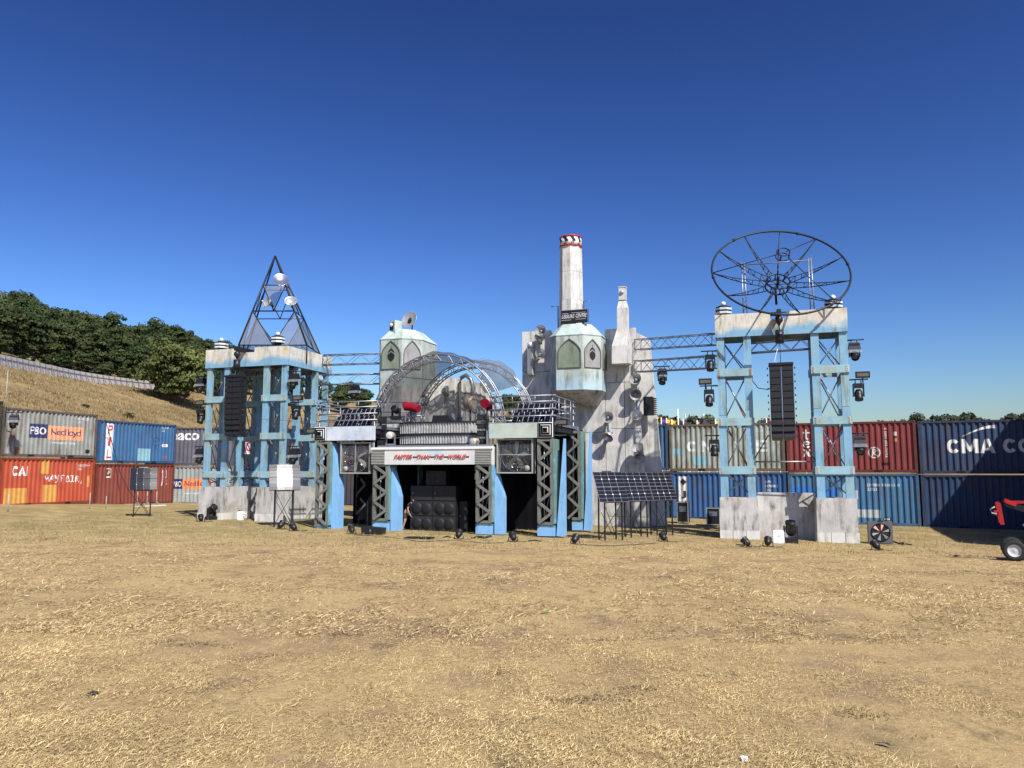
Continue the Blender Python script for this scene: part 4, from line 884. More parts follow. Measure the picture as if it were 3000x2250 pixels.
for wx_ in (-2.0, 1.95):
    q = MB(); q.box(wx_, wx_ + .4, 2.3, 2.9, 0, .42); q.build('rear_leg_base', m_bluebase, po)
    q = MB(); q.box(wx_ + .08, wx_ + .32, 2.4, 2.8, .42, 3.3); q.build('rear_leg', m_teal, po)
q = MB(); q.box(-2.4, 2.5, .1, 3.4, 3.18, 3.29); q.build('stage_deck', m_dark, po)
# backing drapes below the stage
dr = root('stage_drape', 'black drape hanging behind the speaker stack under the stage', 'drape', S.w(0, 2.95), S.yaw)
def drape(x0, x1, y, z0, z1, parent, amp=.05):
    q = MB(); n = max(4, int((x1 - x0) / .12)); v = []
    for i in range(n + 1):
        x = x0 + (x1 - x0) * i / n; yy = y + amp * math.sin(i * 1.9) * (.6 + .4 * math.sin(i * .7)); v += [(x, yy, z0), (x, yy, z1)]
    q.add(v, [(2 * i, 2 * i + 2, 2 * i + 3, 2 * i + 1) for i in range(n)], True); return q.build('drape_cloth', m_drape, parent)
drape(-2.3, 2.5, 0, 0, 3.2, dr)
for x, sgn, lb in ((-1.75, 1, 'left'), (2.6, -1, 'right')):
    d2 = root('side_drape', 'black drape closing the %s side of the space under the stage' % lb, 'drape', S.w(x, .7), S.yaw + math.pi / 2); drape(0, 2.2, 0, 0, 3.2, d2)
# wings
def wing(a, b, label, mboard, sgn):
    t = root('stage_wing', label, 'platform', S.o, S.yaw); oc = b if sgn > 0 else a
    q = MB(); q.box(a, b, 0.05, 3.5, 4.18, 4.30); q.build('deck', m_alud, t)
    v0, v1 = (b - .62, b) if sgn > 0 else (a, a + .56)
    q = MB(); q.box(a if sgn > 0 else v1 + .004, v0 - .004 if sgn > 0 else b, -.05, .05, 3.70, 4.275); q.build('fascia', mboard, t)
    for (x, y, zz) in ((a + .1, .12, 0), (b - .1, .12, 0), (a + .1, 3.3, 0), (b - .1, 3.3, 0)):
        q = MB(); q.tube((x, y, 0), (x, y, 5.35), .03, 7); q.build('standard', m_scaff, t)
    q = MB(); q.box(a + .05, b - .05, .1, 3.4, 3.95, 4.17); q.build('deck_frame', m_dark, t)
    # pyramid vent
    v = root('vent_dummy', '', '') if False else None
    q = MB(); q.box(v0, v1, -.09, .06, 3.69, 4.29); vb = q.build('vent_box', m_dark, t); c = ((v0 + v1) / 2, 3.99)
    for k in range(6):
        hw = .29 - k * .044; y = -.095 - k * .012; q = MB()
        o1 = [(c[0] - hw, c[1] - hw), (c[0] + hw, c[1] - hw), (c[0] + hw, c[1] + hw), (c[0] - hw, c[1] + hw)]; i_ = hw - .026
        i1 = [(c[0] - i_, c[1] - i_), (c[0] + i_, c[1] - i_), (c[0] + i_, c[1] + i_), (c[0] - i_, c[1] + i_)]
        vv = [(x, y, z) for x, z in o1] + [(x, y - .03, z) for x, z in i1]; q.add(vv, [(j, (j + 1) % 4, 4 + (j + 1) % 4, 4 + j) for j in range(4)]); q.build('vent_ring', m_sign if k % 2 == 0 else m_dark, vb)
    # hand rails
    for z in (4.55, 4.82, 5.1, 5.33):
        q = MB(); q.tube((a - .05, .08, z), (b + .05, .08, z), .024, 7); q.build('guard_rail', m_scaff, t)
        q = MB(); q.tube((oc - .06 * sgn, .0, z), (oc - .06 * sgn, 3.4, z), .024, 7); q.build('guard_rail', m_scaff, t)
    for z in (4.55, 4.82):
        q = MB(); q.tube((a, 3.3, z + .3), (b, 3.3, z + .3), .024, 7); q.build('guard_rail', m_scaff, t)
    for y in (.9, 1.8, 2.7): q = MB(); q.tube((oc - .06 * sgn, y, 4.2), (oc - .06 * sgn, y, 5.33), .022, 7); q.build('rail_post', m_scaff, t)
    for k in (.35, .7): x = a + (b - a) * k; q = MB(); q.tube((x, .08, 4.55), (x, .08, 4.82), .018, 6); q.tube((x, .08, 5.1), (x, .08, 5.33), .018, 6); q.build('rail_stub', m_scaff, t)
    return t
wl = wing(-5.38, -2.55, 'left stage wing with pale blue fascia, square vent and tube railings', m_signblue, -1)
wr = wing(2.5, 5.13, 'right stage wing with mottled green fascia, square vent and tube railings', m_signgreen, 1)
lattice_leg(wl, -5.3, -4.62, -.05, 3.66, 9, but=.36, base=.14); lattice_leg(wr, 4.45, 5.12, -.05, 3.66, 8, but=.3, flip=True); lattice_leg(wr, 4.75, 5.4, 3.1, 4.1, 8, but=.3, flip=True)
lattice_leg(wl, -5.2, -4.6, 3.1, 4.1, 8, but=.3, flip=True)
dw = root('side_drape', 'black drape with dark letters under the left stage wing', 'drape', S.w(-5.3, 3.05), S.yaw); drape(0, 3.4, 0, 0, 3.9, dw)
flat(text_bm('AER', .85, .32, 0, .03), 'lettering', mat('gloss_black', (.003, .003, .003), .4), dw, 1.5, -.09, 1.5)
fc = root('flight_case', 'black flight case standing under the left stage wing', 'case', S.w(-3.6, 2.2), S.yaw); q = MB(); q.box(-.33, .33, -.25, .25, .1, 1.1); q.build('case_body', m_black, fc)
for x in (-.34, .3): q = MB(); q.box(x, x + .04, -.26, -.2, .1, 1.1); q.build('case_edge', m_alud, fc)
q = MB(); q.box(-.12, .12, -.262, -.255, .6, .85); q.build('case_plate', m_alud, fc)
dw = root('side_drape', 'black drape under the right stage wing', 'drape', S.w(2.0, 3.05), S.yaw); drape(0, 3.0, 0, 0, 3.9, dw)
# deck solar arrays
def deck_array(s0, label):
    t = root('deck_solar_array', label, 'solar panel', S.w(s0, .5, 4.32), S.yaw, 'dark strip solar arrays on the stage wings')
    g = MB(); g.box(0, .19, -.012, .012, 0, .52); me = mesh_of(g, 'solar_strip', m_cell); w = MB(); w.box(-.014, -.006, -.016, .0, 0, .52); wm = mesh_of(w, 'strip_edge', m_panelback)
    c = MB(); c.prism([(.0, 0), (.07, 0), (.035, .09)], -.016, -.013); cm = mesh_of(c, 'white_tab', m_whitep)
    for row in range(2):
        for k in range(8):
            o = part('solar_strip', me, t, (k * .225 + row * .03, row * .5, row * .36 + .02), (R(-38), 0, 0)); part('strip_edge', wm, o)
            if k % 4 == 1: part('white_tab', cm, o, (.06, 0, .02))
    q = MB()
    for x in (0, 1.75): q.bar((x, .0, 0), (x, .95, .8), .04, .04); q.bar((x, .95, .8), (x, 1.05, 0), .04, .04)
    q.build('rack', m_blackmetal, t)
deck_array(-4.85, 'tilted rows of black solar strips on the left stage wing'); deck_array(3.25, 'tilted rows of black solar strips on the right stage wing')
# fans in glazed frames
m_pane = mat('smoky_pane', (.03, .03, .03), .06, alpha=.12, spec=.5)
def fan_box(s0, s1, z0, z1, red, label):
    cx, cz = (s0 + s1) / 2, (z0 + z1) / 2; t = root('framed_fan', label, 'fan', S.w(cx, .15, cz), S.yaw); w, h = (s1 - s0) / 2, (z1 - z0) / 2; rr = random.Random(int(red) + 3)
    for x0, x1, a, b in ((-w, w, h - .05, h), (-w, w, -h, -h + .05), (-w, -w + .05, -h + .052, h - .052), (w - .05, w, -h + .052, h - .052)): q = MB(); q.box(x0, x1, -.08, .3, a, b); q.build('frame_bar', m_grill, t)
    q = MB(); q.box(-w + .05, w - .05, .27, .3, -h + .05, h - .05); q.build('back_panel', m_dark, t)
    if red:
        q = MB(); q.lathe([(.001, .0), (.42, 0), (.42, .02), (.001, .02)], 28, Matrix.Translation((.1, .24, .22)) @ ori((0, -1, 0))); q.build('red_disc', mat('rust_red_disc', (.22, .05, .03), .5, var=.3, scale=5), t)
    ring = MB(); ring.path([(.58 * math.cos(a), .06, .58 * math.sin(a)) for a in np.linspace(0, 6.283, 40, endpoint=False)], .02, 6, closed=True); ring.build('fan_ring', m_alud, t)
    for k in range(5):
        a = k * 1.2566 + (.6 if red else .25); q = MB(); ca, sa = math.cos(a), math.sin(a)
        def pt(rho, off, y): return (rho * ca - off * sa, y, rho * sa + off * ca)
        q.hexa([pt(.08, -.04, .1), pt(.55, -.1, .07), pt(.55, .12, .17), pt(.08, .05, .14), pt(.08, -.04, .11), pt(.55, -.1, .08), pt(.55, .12, .18), pt(.08, .05, .15)]); q.build('fan_blade', m_silver if k in (1, 2) else m_grill, t)
    q = MB(); q.tube((0, .04, 0), (0, .2, 0), .08, 12); q.build('fan_hub', m_alud, t)
    pal = [(.7, .7, .72), (.1, .2, .6), (.6, .5, .1), (.05, .25, .3), (.8, .8, .8)] if not red else [(.7, .7, .7), (.5, .1, .06), (.8, .8, .8), (.3, .3, .32)]
    fm = [mat('foil_%d_%d' % (red, i), c, .2, .9) for i, c in enumerate(pal)]
    for i, m_ in enumerate(fm):
        q = MB()
        for _ in range(170):
            x = rr.gauss(-.3 if red else .1, .22 if red else .3); z = rr.gauss(-.15 if red else -.35, .28 if red else .22)
            if abs(x) > w - .07 or abs(z) > h - .07: continue
            d = [Vector((rr.uniform(-.035, .035), rr.uniform(-.03, .03), rr.uniform(-.035, .035))) for _ in range(3)]; c = Vector((x, rr.uniform(.02, .06), z)); q.add([c + e for e in d], [(0, 1, 2)])
        q.build('foil_scrap', m_, t)['kind'] = 'stuff'
    n = int((2 * w) / .055); g = MB(); g.tube((0, -.05, -h + .05), (0, -.05, h - .05), .004, 4); gm = mesh_of(g, 'grille_wire', m_alud)
    for k in range(1, n): part('grille_wire', gm, t, (-w + 2 * w * k / n, 0, 0))
    q = MB(); q.box(-.012, .012, -.07, -.055, -h + .05, h - .05) if red else q.box(-w + .05, w - .05, -.07, -.055, .04, .065); q.build('centre_bar', m_grill, t)
    q = MB(); q.box(-w + .05, w - .05, -.045, -.041, -h + .05, h - .05); q.build('pane', m_pane, t)
    q = MB(); q.lathe([(.001, 0), (.11, 0), (.11, .03), (.001, .03)], 18, Matrix.Translation((-.45 if red else .5, -.06, -h + .2)) @ ori((0, -1, 0))); q.build('dial', m_grill, t)
fan_box(-4.21, -2.80, 2.32, 3.62, True, 'square framed fan with rust-red disc under the left wing'); fan_box(2.77, 4.25, 2.34, 3.68, False, 'square framed fan with glittering blue and gold scraps under the right wing')
# DJ booth
bo = root('dj_booth', 'curved corrugated metal booth front above the slogan beam', 'booth', S.w(-.2, 1.0, 3.48), S.yaw)
def booth_sheet(z0, z1, name):
    n = 30 * 4; v = []; f = []
    for i in range(n + 1):
        x = -1.85 + 3.7 * i / n; ph = (i % 4); y = .25 * (abs(x) / 1.85) ** 4 + (0 if ph < 2 else .045); v += [(x, y, z0), (x, y, z1)]
    return MB().add(v, [(2 * i, 2 * i + 2, 2 * i + 3, 2 * i + 1) for i in range(n)]).build(name, mat('corrugated_zinc_' + name, (.38, .38, .36), .5, .2, var=.3, scale=5, dirt=(.1, .1, .1), damt=.6), bo)
booth_sheet(.08, .42, 'lower_sheet'); booth_sheet(.52, .94, 'upper_sheet')
for z0, z1 in ((.0, .08), (.42, .52), (.94, 1.0)):
    q = MB(); v = []
    for i in range(17):
        x = -1.9 + 3.8 * i / 16; y = .25 * (abs(x) / 1.85) ** 4 - .03; v += [(x, y, z0), (x, y, z1), (x, y + .1, z1), (x, y + .1, z0)]
    q.add(v, [(4 * i + a, 4 * i + 4 + a, 4 * i + 4 + (a + 1) % 4, 4 * i + (a + 1) % 4) for i in range(16) for a in range(4)]); q.build('band', m_dark, bo)
q = MB(); q.box(-1.8, 1.8, .3, 1.2, .9, .97); q.build('counter', m_dark, bo)
mon = root('stage_monitor', 'black wedge monitor lying on the booth counter', 'speaker', S.w(-.2, 1.35, 4.46), S.yaw); q = MB(); q.prism([(-.42, 0), (.5, 0), (.5, .08), (.3, .3), (-.36, .3)], 0, .4); q.build('cabinet', m_black, mon)
# ------------------------------------------------------------------ arches and canopy
def arch(t0, cs, cz, rad, label):
    o = root('truss_arch', label, 'truss', S.w(cs, t0, cz), S.yaw, 'semicircular truss arches over the booth')
    def P(a, r, y): return Vector((-math.cos(a) * r, y, math.sin(a) * r))
    N_ = 33
    for r_, y in ((rad, 0), (rad - .3, 0), (rad, .3), (rad - .3, .3)):
        pts = [P(a, r_, y) for a in np.linspace(0, math.pi, N_)]; pts = [Vector((pts[0].x, y, -.5))] + pts + [Vector((pts[-1].x, y, -.5))]
        q = MB(); q.path(pts, .031, 6); q.build('chord', m_alu, o)
    q = MB()
    for k in range(32):
        a, b = math.pi * k / 32, math.pi * (k + 1) / 32
        for (r1, y1), (r2, y2) in (((rad, 0), (rad - .3, 0)), ((rad, 0), (rad, .3)), ((rad - .3, 0), (rad - .3, .3))):
            if k % 2: r1, y1, r2, y2 = r2, y2, r1, y1
            q.tube(P(a, r1, y1), P(b, r2, y2), .016, 5, cap=False)
    q.build('lacing', m_alu, o)
    for k in range(0, 17):
        a = math.pi * k / 16; [MB().tube(P(a, rad + .02, yy), P(a, rad - .32, yy), .022, 5).build('spacer', m_alud, o) for yy in (0, .3)]
    return o
arch(1.5, -.53, 4.36, 3.04, 'front aluminium truss arch over the booth'); arch(5.6, -.5, 4.62, 3.02, 'rear aluminium truss arch behind the booth')
ca = root('scrim_canopy', 'grey see-through scrim stretched and sagging over the truss arches', 'canopy', S.w(-.45, 1.5, 4.45), S.yaw)
def scrim(a0, a1, y0, y1, sag, name, seed, sagr=0):
    na, ny = 26, 12; v = []; rr = random.Random(seed); ph = [rr.uniform(0, 6) for _ in range(4)]
    for i in range(na + 1):
        a = a0 + (a1 - a0) * i / na
        for j in range(ny + 1):
            k = j / ny; y = y0 + (y1 - y0) * k; r_ = 3.06 - sag * math.sin(math.pi * k) * (.4 + .6 * math.sin(a)) + .035 * math.sin(9 * a + ph[0] + 3 * k) + .03 * math.sin(23 * a + ph[1] + 7 * k)
            e = max(0, (i / na - .55)) / .45; r_ -= sagr * e * e * (1 - abs(k - .35))
            v.append((-math.cos(a) * r_ + .1 * k, y, math.sin(a) * r_ + .28 * k))
    q = MB(); q.add(v, [(i * (ny + 1) + j, (i + 1) * (ny + 1) + j, (i + 1) * (ny + 1) + j + 1, i * (ny + 1) + j + 1) for i in range(na) for j in range(ny)], True); return q.build(name, m_scrim, ca)
scrim(.02, 1.75, .15, 4.3, .16, 'scrim_sheet', 1); scrim(1.75, 2.45, .15, 4.3, .2, 'loose_scrim_sheet', 2, .95)
for a in (.35, .8, 1.35, 2.0): q = MB(); q.tube((-math.cos(a) * 2.9, .1, math.sin(a) * 2.9), (-math.cos(a) * 2.9 + .1, 4.4, math.sin(a) * 2.9 + .28), .022, 6); q.build('purlin', m_alud, ca)
bd = root('back_drape', 'dark grey gauze drape closing the rear of the booth, left of the backdrop blocks', 'drape', S.w(S.hit(1112, 1200, 6.2)[0], 6.2, 3.4), S.yaw)
drape(0, S.hit(1248, 1200, 6.2)[0] - S.hit(1112, 1200, 6.2)[0], 0, 0, S.hit(1180, 1131, 6.2)[1] - 3.4, bd)
truss('floor_truss', S.w(-3.4, 1.9, 4.65), S.w(-1.3, 1.9, 4.65), .28, 'low aluminium truss behind the booth, left', step=.3); 
truss('floor_truss', S.w(1.2, 3.6, 4.85), S.w(2.5, 3.6, 4.85), .5, 'low aluminium truss frame behind the booth, right', step=.35)
# ------------------------------------------------------------------ concrete tower
T = Frame(3.4, 36.0, -19)
tw = root('concrete_tower', 'broad weathered concrete tower of panels to the right of the stage', 'tower', T.o, T.yaw)
def redge(z): return 2.97 - .5 * min(z, 6.6) / 6.6
def pan(poly, t0=0, t1=.16, m=None, name='concrete_panel'): q = MB(); q.prism(poly, t0, t1); return q.build(name, m or m_conc, tw)
g_ = .012
for x0, x1, zs in ((-3.08, -1.62, (0, 3.72, 7.25, 9.26)), (-1.62, 1.0, (0, 4.3, 8.6))):
    for z0, z1 in zip(zs, zs[1:]): pan([(x0 + g_, z0 + g_), (x1 - g_, z0 + g_), (x1 - g_, z1 - g_), (x0 + g_, z1 - g_)], m=m_concw if z0 > 3 and x0 < -2 else m_conc)
for i, (z0, z1) in enumerate(((.45, 4.45), (4.45, 6.6), (6.6, 9.14))):
    for x0, x1 in ((1.0, 1.9), (1.9, None)):
        pan([(x0 + g_, z0 + g_), ((x1 - g_) if x1 else redge(z0), z0 + g_), ((x1 - g_) if x1 else redge(z1), z1 - g_), (x0 + g_, z1 - g_)], m=m_conc)
pan([(1.0, 0), (3.0, 0), (3.0, .44), (1.0, .44)], -.03, .14, m_concd, 'plinth')
q = MB(); q.prism([(-3.02, 0), (2.8, 0), (2.42, 6.6), (2.42, 9.0), (1.2, 9.0), (1.2, 8.5), (-1.6, 8.5), (-1.6, 9.15), (-3.02, 9.15)], .165, .6); q.build('core', m_concd, tw)
q = MB(); q.prism([(2.2, 0), (2.62, 0), (2.2, 9.0)], .605, .9); q.build('gap_shade_fill', m_dark, tw)  # black wedge standing for the shade in the recess between the slabs
a = T.hit(1903, 993, 1.0); b = T.hit(1868, 976, 1.0)
q = MB(); q.prism([(1.6, 0), (a[0] + .62, 0), (a[0], a[1]), (b[0], b[1]), (1.6, b[1])], .95, 1.2); q.build('rear_slab', m_concw, tw)
for z in (2.2, 4.6, 7.0): q = MB(); q.box(1.9, 2.5, .605, .94, z, z + .2); q.build('tie_beam', m_concd, tw)
PB, PC, PD, PE, PA_, PA2 = (-.87, -1.75), (.38, -1.75), (1.08, -1.05), (1.08, -.01), (-1.27, -1.35), (-1.27, -.01)
def ogive(w, h, n=5):
    hs = h * .55; pts = [(0, 0), (w, 0), (w, hs)]
    pts += [(w / 2 + w / 2 * (1 - (k / n) ** 1.7), hs + (h - hs) * k / n) for k in range(1, n)] + [(w / 2, h)]
    pts += [(w / 2 - w / 2 * (1 - (k / n) ** 1.7), hs + (h - hs) * k / n) for k in range(n - 1, 0, -1)] + [(0, hs)]
    return pts
def on_face(p0, p1, poly, x0, z0, off, th, name, m, parent):
    d = Vector((p1[0] - p0[0], p1[1] - p0[1])).normalized(); n = Vector((d.y, -d.x)); v = []
    for o in (off, off - th):
        for x, z in poly: v.append((p0[0] + d.x * (x + x0) + n.x * o, p0[1] + d.y * (x + x0) + n.y * o, z + z0))
    k = len(poly); q = MB(); q.add(v, [tuple(range(k)), tuple(range(2 * k - 1, k - 1, -1))] + [(i, i + k, (i + 1) % k + k, (i + 1) % k) for i in range(k)]); return q.build(name, m, parent)
m_nframe = mat('dark_niche_frame', (.10, .12, .10), .6, var=.2, dirt=(.3, .34, .3), damt=.6)
def ring_face(p0, p1, outer, inner, x0, z0, off, name, m, parent):
    d = Vector((p1[0] - p0[0], p1[1] - p0[1])).normalized(); n = Vector((d.y, -d.x)); k = len(outer)
    def P(x, z, o): return (p0[0] + d.x * (x + x0) + n.x * o, p0[1] + d.y * (x + x0) + n.y * o, z + z0)
    v = [P(x, z, off) for x, z in outer] + [P(x, z, off) for x, z in inner] + [P(x, z, 0) for x, z in outer] + [P(x, z, 0) for x, z in inner]; f = []
    for i in range(k): j = (i + 1) % k; f += [(i, j, k + j, k + i), (k + i, k + j, 3 * k + j, 3 * k + i), (2 * k + i, 2 * k + j, j, i)]
    return MB().add(v, f).build(name, m, parent)
def emblem(p0, p1, x, z, w, h, off, m, parent):
    bm = shield_bm(w, h); d = Vector((p1[0] - p0[0], p1[1] - p0[1])).normalized(); n = Vector((d.y, -d.x))
    for v in bm.verts: X, Z = v.co.x + x, v.co.z + z; v.co = (p0[0] + d.x * X + n.x * off, p0[1] + d.y * X + n.y * off, Z)
    me = bpy.data.meshes.new('emblem'); bm.to_mesh(me); bm.free(); me.materials.append(m); part('emblem', me, parent)
def pod(t, plan, z0, z1, zr, inset, mwall, faces, cone=None):
    ctr = Vector((sum(p[0] for p in plan) / len(plan), sum(p[1] for p in plan) / len(plan)))
    n = len(plan)
    for i in range(n - 1):
        a, b = plan[i], plan[i + 1]; q = MB(); d = Vector((b[0] - a[0], b[1] - a[1])).normalized(); nn = Vector((d.y, -d.x)) * -.06
        q.hexa([(a[0], a[1], z0), (b[0], b[1], z0), (b[0] + nn.x, b[1] + nn.y, z0), (a[0] + nn.x, a[1] + nn.y, z0), (a[0], a[1], z1), (b[0], b[1], z1), (b[0] + nn.x, b[1] + nn.y, z1), (a[0] + nn.x, a[1] + nn.y, z1)]); q.build('pod_wall', mwall, t)
    ov = [ctr + (Vector(p) - ctr) * 1.025 for p in plan]; tp = [ctr + (Vector(p) - ctr) * inset for p in plan]
    for i in range(n - 1):
        a, b, c, d = ov[i], ov[i + 1], tp[i + 1], tp[i]; q = MB(); q.add([(a.x, a.y, z1), (b.x, b.y, z1), (c.x, c.y, zr), (d.x, d.y, zr), (a.x, a.y, z1 - .03), (b.x, b.y, z1 - .03)], [(0, 1, 2, 3), (4, 5, 1, 0)]); q.build('roof_facet', m_roof, t)
    q = MB(); q.add([(p.x, p.y, zr - .002) for p in tp], [tuple(range(n))]); q.build('roof_top', m_roof, t)
    if cone:
        q = MB(); (cs, ct, cz, k) = cone; low = [(cs + (p[0] - ctr.x) * k, min(-.02, ct + (p[1] - ctr.y) * k)) for p in plan]
        for i in range(n - 1): a, b, c, d = plan[i], plan[i + 1], low[i + 1], low[i]; q.add([(a[0], a[1], z0), (b[0], b[1], z0), (c[0], c[1], cz), (d[0], d[1], cz)], [(3, 2, 1, 0)])
        q.add([(x, y, cz) for x, y in low], [tuple(range(n))[::-1]]); q.build('underside', m_concd, t)
    for (i, x0, w, zb, h, m, em) in faces:
        a, b = plan[i], plan[i + 1]; fr = ring_face(a, b, ogive(w, h), [(x * .93 + w * .035, z * .95 + .022) for x, z in ogive(w, h)], x0, zb, .05, 'niche_border', m_nframe, t)
        on_face(a, b, [(x * .95 + w * .025, z * .96 + .018) for x, z in ogive(w, h)], x0, zb, .006, .02, 'niche_panel', m, fr)
        if em: emblem(a, b, x0 + w / 2, zb + h * .27, w * .36, h * .5, .012, m_dark, fr)
pod(tw, [PA2, PA_, PB, PC, PD, PE], 6.14, 8.66, 9.2, .62, m_pod, [(2, .08, 1.1, 7.14, 1.35, m_niche, False), (3, .06, .88, 7.14, 1.32, m_nicheg, True), (4, .15, .75, 7.14, 1.3, m_niche, False)], (.42, -.45, 5.5, .2))
# chimney
ch = root('chimney', 'octagonal pale concrete chimney with chevron band and red rims', 'chimney', T.w(-.45, -.55, 8.5), T.yaw)
def octa(r, z, ph=R(12)): return [(r * math.cos(ph + math.pi / 4 * k), r * math.sin(ph + math.pi / 4 * k), z) for k in range(8)]
for za, zb in ((.3, 1.95), (1.96, 3.3), (3.31, 4.56)):
    ra, rb = .60 - .085 * za / 4.6, .60 - .085 * zb / 4.6; q = MB(); q.loft([octa(ra, za), octa(rb, zb)]); q.build('shaft_section', m_concw, ch)
q = MB(); q.tube((0, 0, 4.56), (0, 0, 5.02), .515, 32); q.build('band', m_white, ch)
for z0 in (4.54, 4.98):
    q = MB(); q.lathe([(.53, z0), (.545, z0 + .01), (.545, z0 + .06), (.53, z0 + .07), (.45, z0 + .07)], 32); q.build('red_rim', m_red, ch)
q = MB(); q.lathe([(.48, 4.4), (.50, 4.56)], 8, Matrix.Rotation(R(12), 4, 'Z')); q.build('collar', m_dark, ch)
for k in range(9):
    a0 = k * 2 * math.pi / 9; q = MB(); w = .33; rr_ = .519
    for z0, z1, o0, o1 in ((4.60, 4.79, 0, .24), (4.79, 4.98, .24, 0)):
        for j in range(3):
            v = []
            for (z, o) in ((z0, o0), (z1, o1)):
                for jj in (j, j + 1): a = a0 + o + w * jj / 3; v.append((rr_ * math.cos(a), rr_ * math.sin(a), z))
            q.add(v, [(0, 1, 3, 2)])
    q.build('black_chevron', m_dark, ch)
for s_, z in ((-.62, 1.75), (.62, 1.9)):
    q = MB(); q.path([(s_, -.1, .3), (s_, -.1, z), (s_ * 1.55, -.1, z)], .03, 6); q.build('bracket', m_alud, ch)
# sign
a, b = T.hit(1641, 910, -1.42), T.hit(1723, 943, -1.42); sg = root('leisure_centre_sign', 'black sign board with pale slanted lettering in front of the chimney', 'sign', T.w(a[0], -1.42, b[1]), T.yaw); W_, H_ = b[0] - a[0], a[1] - b[1]
q = MB(); q.box(0, W_, 0, .1, 0, H_); q.build('board', m_black, sg)
for x in (0, W_ - .03): q = MB(); q.box(x, x + .03, -.02, .0, 0, H_); q.build('edge_strip', m_alud, sg)
q = MB(); q.box(.03, W_ - .03, -.02, -.001, H_ - .03, H_); q.build('edge_strip', m_alud, sg)
ml = mat('pale_letter', (.55, .55, .55), .5); flat(text_bm('LEISURE', W_ * .44, H_ * .3, .15, .015), 'lettering', ml, sg, W_ * .06, -.012, H_ * .36); flat(text_bm('CENTRE', W_ * .39, H_ * .3, .15, .015), 'lettering', ml, sg, W_ * .55, -.012, H_ * .38)
for z, x0, x1 in ((.75, .4, .92), (.72, .08, .3), (.25, .55, .93), (.22, .05, .4)): flat(rect_bm(0, W_ * (x1 - x0), 0, .014), 'sign_line', ml, sg, W_ * x0, -.012, H_ * z)
q = MB(); q.tube((W_ * .2, .05, 0), (W_ * .2, .2, -.5), .03, 6); q.tube((W_ * .8, .05, 0), (W_ * .8, .2, -.5), .03, 6); q.build('stay', m_blackmetal, sg)
# tapering flue
fl = root('tapered_flue', 'pale bottle-shaped flue with a round lamp near its top', 'flue', T.w(0, 0), T.yaw); rows = [(1793, 1844, 1066), (1793, 1844, 1014), (1806, 1836, 962), (1806, 1836, 902), (1810, 1831, 879)]; tt = -.55; rings = []
for x0, x1, y in rows:
    a, b = T.hit(x0, y, tt - .35), T.hit(x1, y, tt - .35); w = b[0] - a[0]; cx = (a[0] + b[0]) / 2
    rings.append([(a[0], tt - w / 2 + .0, a[1]), (b[0], tt - w / 2, a[1]), (b[0], tt + w / 2, a[1]), (a[0], tt + w / 2, a[1])])
for i, nm in enumerate(('box_section', 'taper_section', 'stack_section', 'neck_section')): q = MB(); q.loft([rings[i], rings[i + 1]]); q.build(nm, m_concw, fl)
tp = rings[-1]; x0, x1, y0, y1, z = tp[0][0] + .01, tp[1][0] - .01, tp[0][1], tp[2][1], tp[0][2]
q = MB(); q.box(x0, x1, y0, y1, z + .03, z + .62); q.build('head_section', m_concw, fl)
q = MB(); q.box(x0 - .01, x1 + .01, y0 - .01, y1 + .01, z - .005, z + .032); q.build('collar', m_dark, fl)
q = MB(); q.box(x0 - .02, x1 + .02, y0 - .02, y1 + .02, z + .62, z + .67); q.build('cap', m_concw, fl)
q = MB(); q.lathe([(.1, 0), (.095, .05), (.06, .085), (.001, .1)], 16, Matrix.Translation(((x0 + x1) / 2, y0, z + .4)) @ ori((0, -1, 0))); q.build('round_lamp', mat('lilac_lamp', (.45, .45, .55), .4), fl)
x0, x1 = rings[0][0][0], rings[0][1][0]; q = MB(); q.box(x0 + .1, x1 - .1, -.3, 0, rings[0][0][2] + .2, rings[0][0][2] + .5); q.build('wall_bracket', m_concd, fl)
# finned box and lamp on the left slab
a, b = T.hit(1545, 1005, -.3), T.hit(1562, 1098, -.3); fb = root('finned_wall_unit', 'tall grey finned unit with round lamp on the tower left slab', 'wall unit', T.w(0, 0), T.yaw)
q = MB(); q.box(a[0], b[0], -.34, 0, b[1], a[1]); q.build('case', m_grill, fb)
for k in range(5): x = a[0] + .04 + k * (b[0] - a[0] - .08) / 4; q = MB(); q.box(x - .012, x + .012, -.37, -.34, b[1] + .05, a[1] - .25); q.build('fin', m_silver, fb)
q = MB(); q.lathe([(.13, 0), (.12, .06), (.06, .11), (.001, .12)], 18, Matrix.Translation(((a[0] + b[0]) / 2 + .05, -.34, a[1] - .1)) @ ori((0, -1, 0))); q.build('round_lamp', m_whitep, fb)
# horns
def horn(F, px, py, t, n, label, r=.27, wallt=0):
    s, z = F.hit(px, py, t); loc = F.w(s, t, z); n = Vector(n).normalized(); o = root('horn_speaker', label, 'horn', loc, 0, 'silver horns on the concrete tower'); M4 = ori(n); q = MB()
    q.lathe([(r, .02), (r * 1.02, 0), (r * .93, -.05), (r * .72, -.14), (r * .42, -.24), (.06, -.32)] , 24, M4); q.lathe([(r * .99, .0), (r * .9, -.045), (r * .69, -.13), (r * .39, -.23), (.001, -.3)], 24, M4); q.build('bell', m_silver, o)
    q = MB(); q.lathe([(.001, -.06), (.07, -.08), (.075, -.2), (.04, -.26)], 14, M4); q.build('reflector', m_alud, o)
    q = MB(); q.lathe([(.085, -.3), (.1, -.34), (.1, -.44), (.05, -.5), (.001, -.5)], 14, M4); q.build('driver', m_grill, o)
    wp = F.w(s + .03, wallt, z + .05) - loc; q = MB(); q.path([M4 @ Vector((0, 0, -.36)), wp], .03, 6); q.build('bracket', m_blackmetal, o)
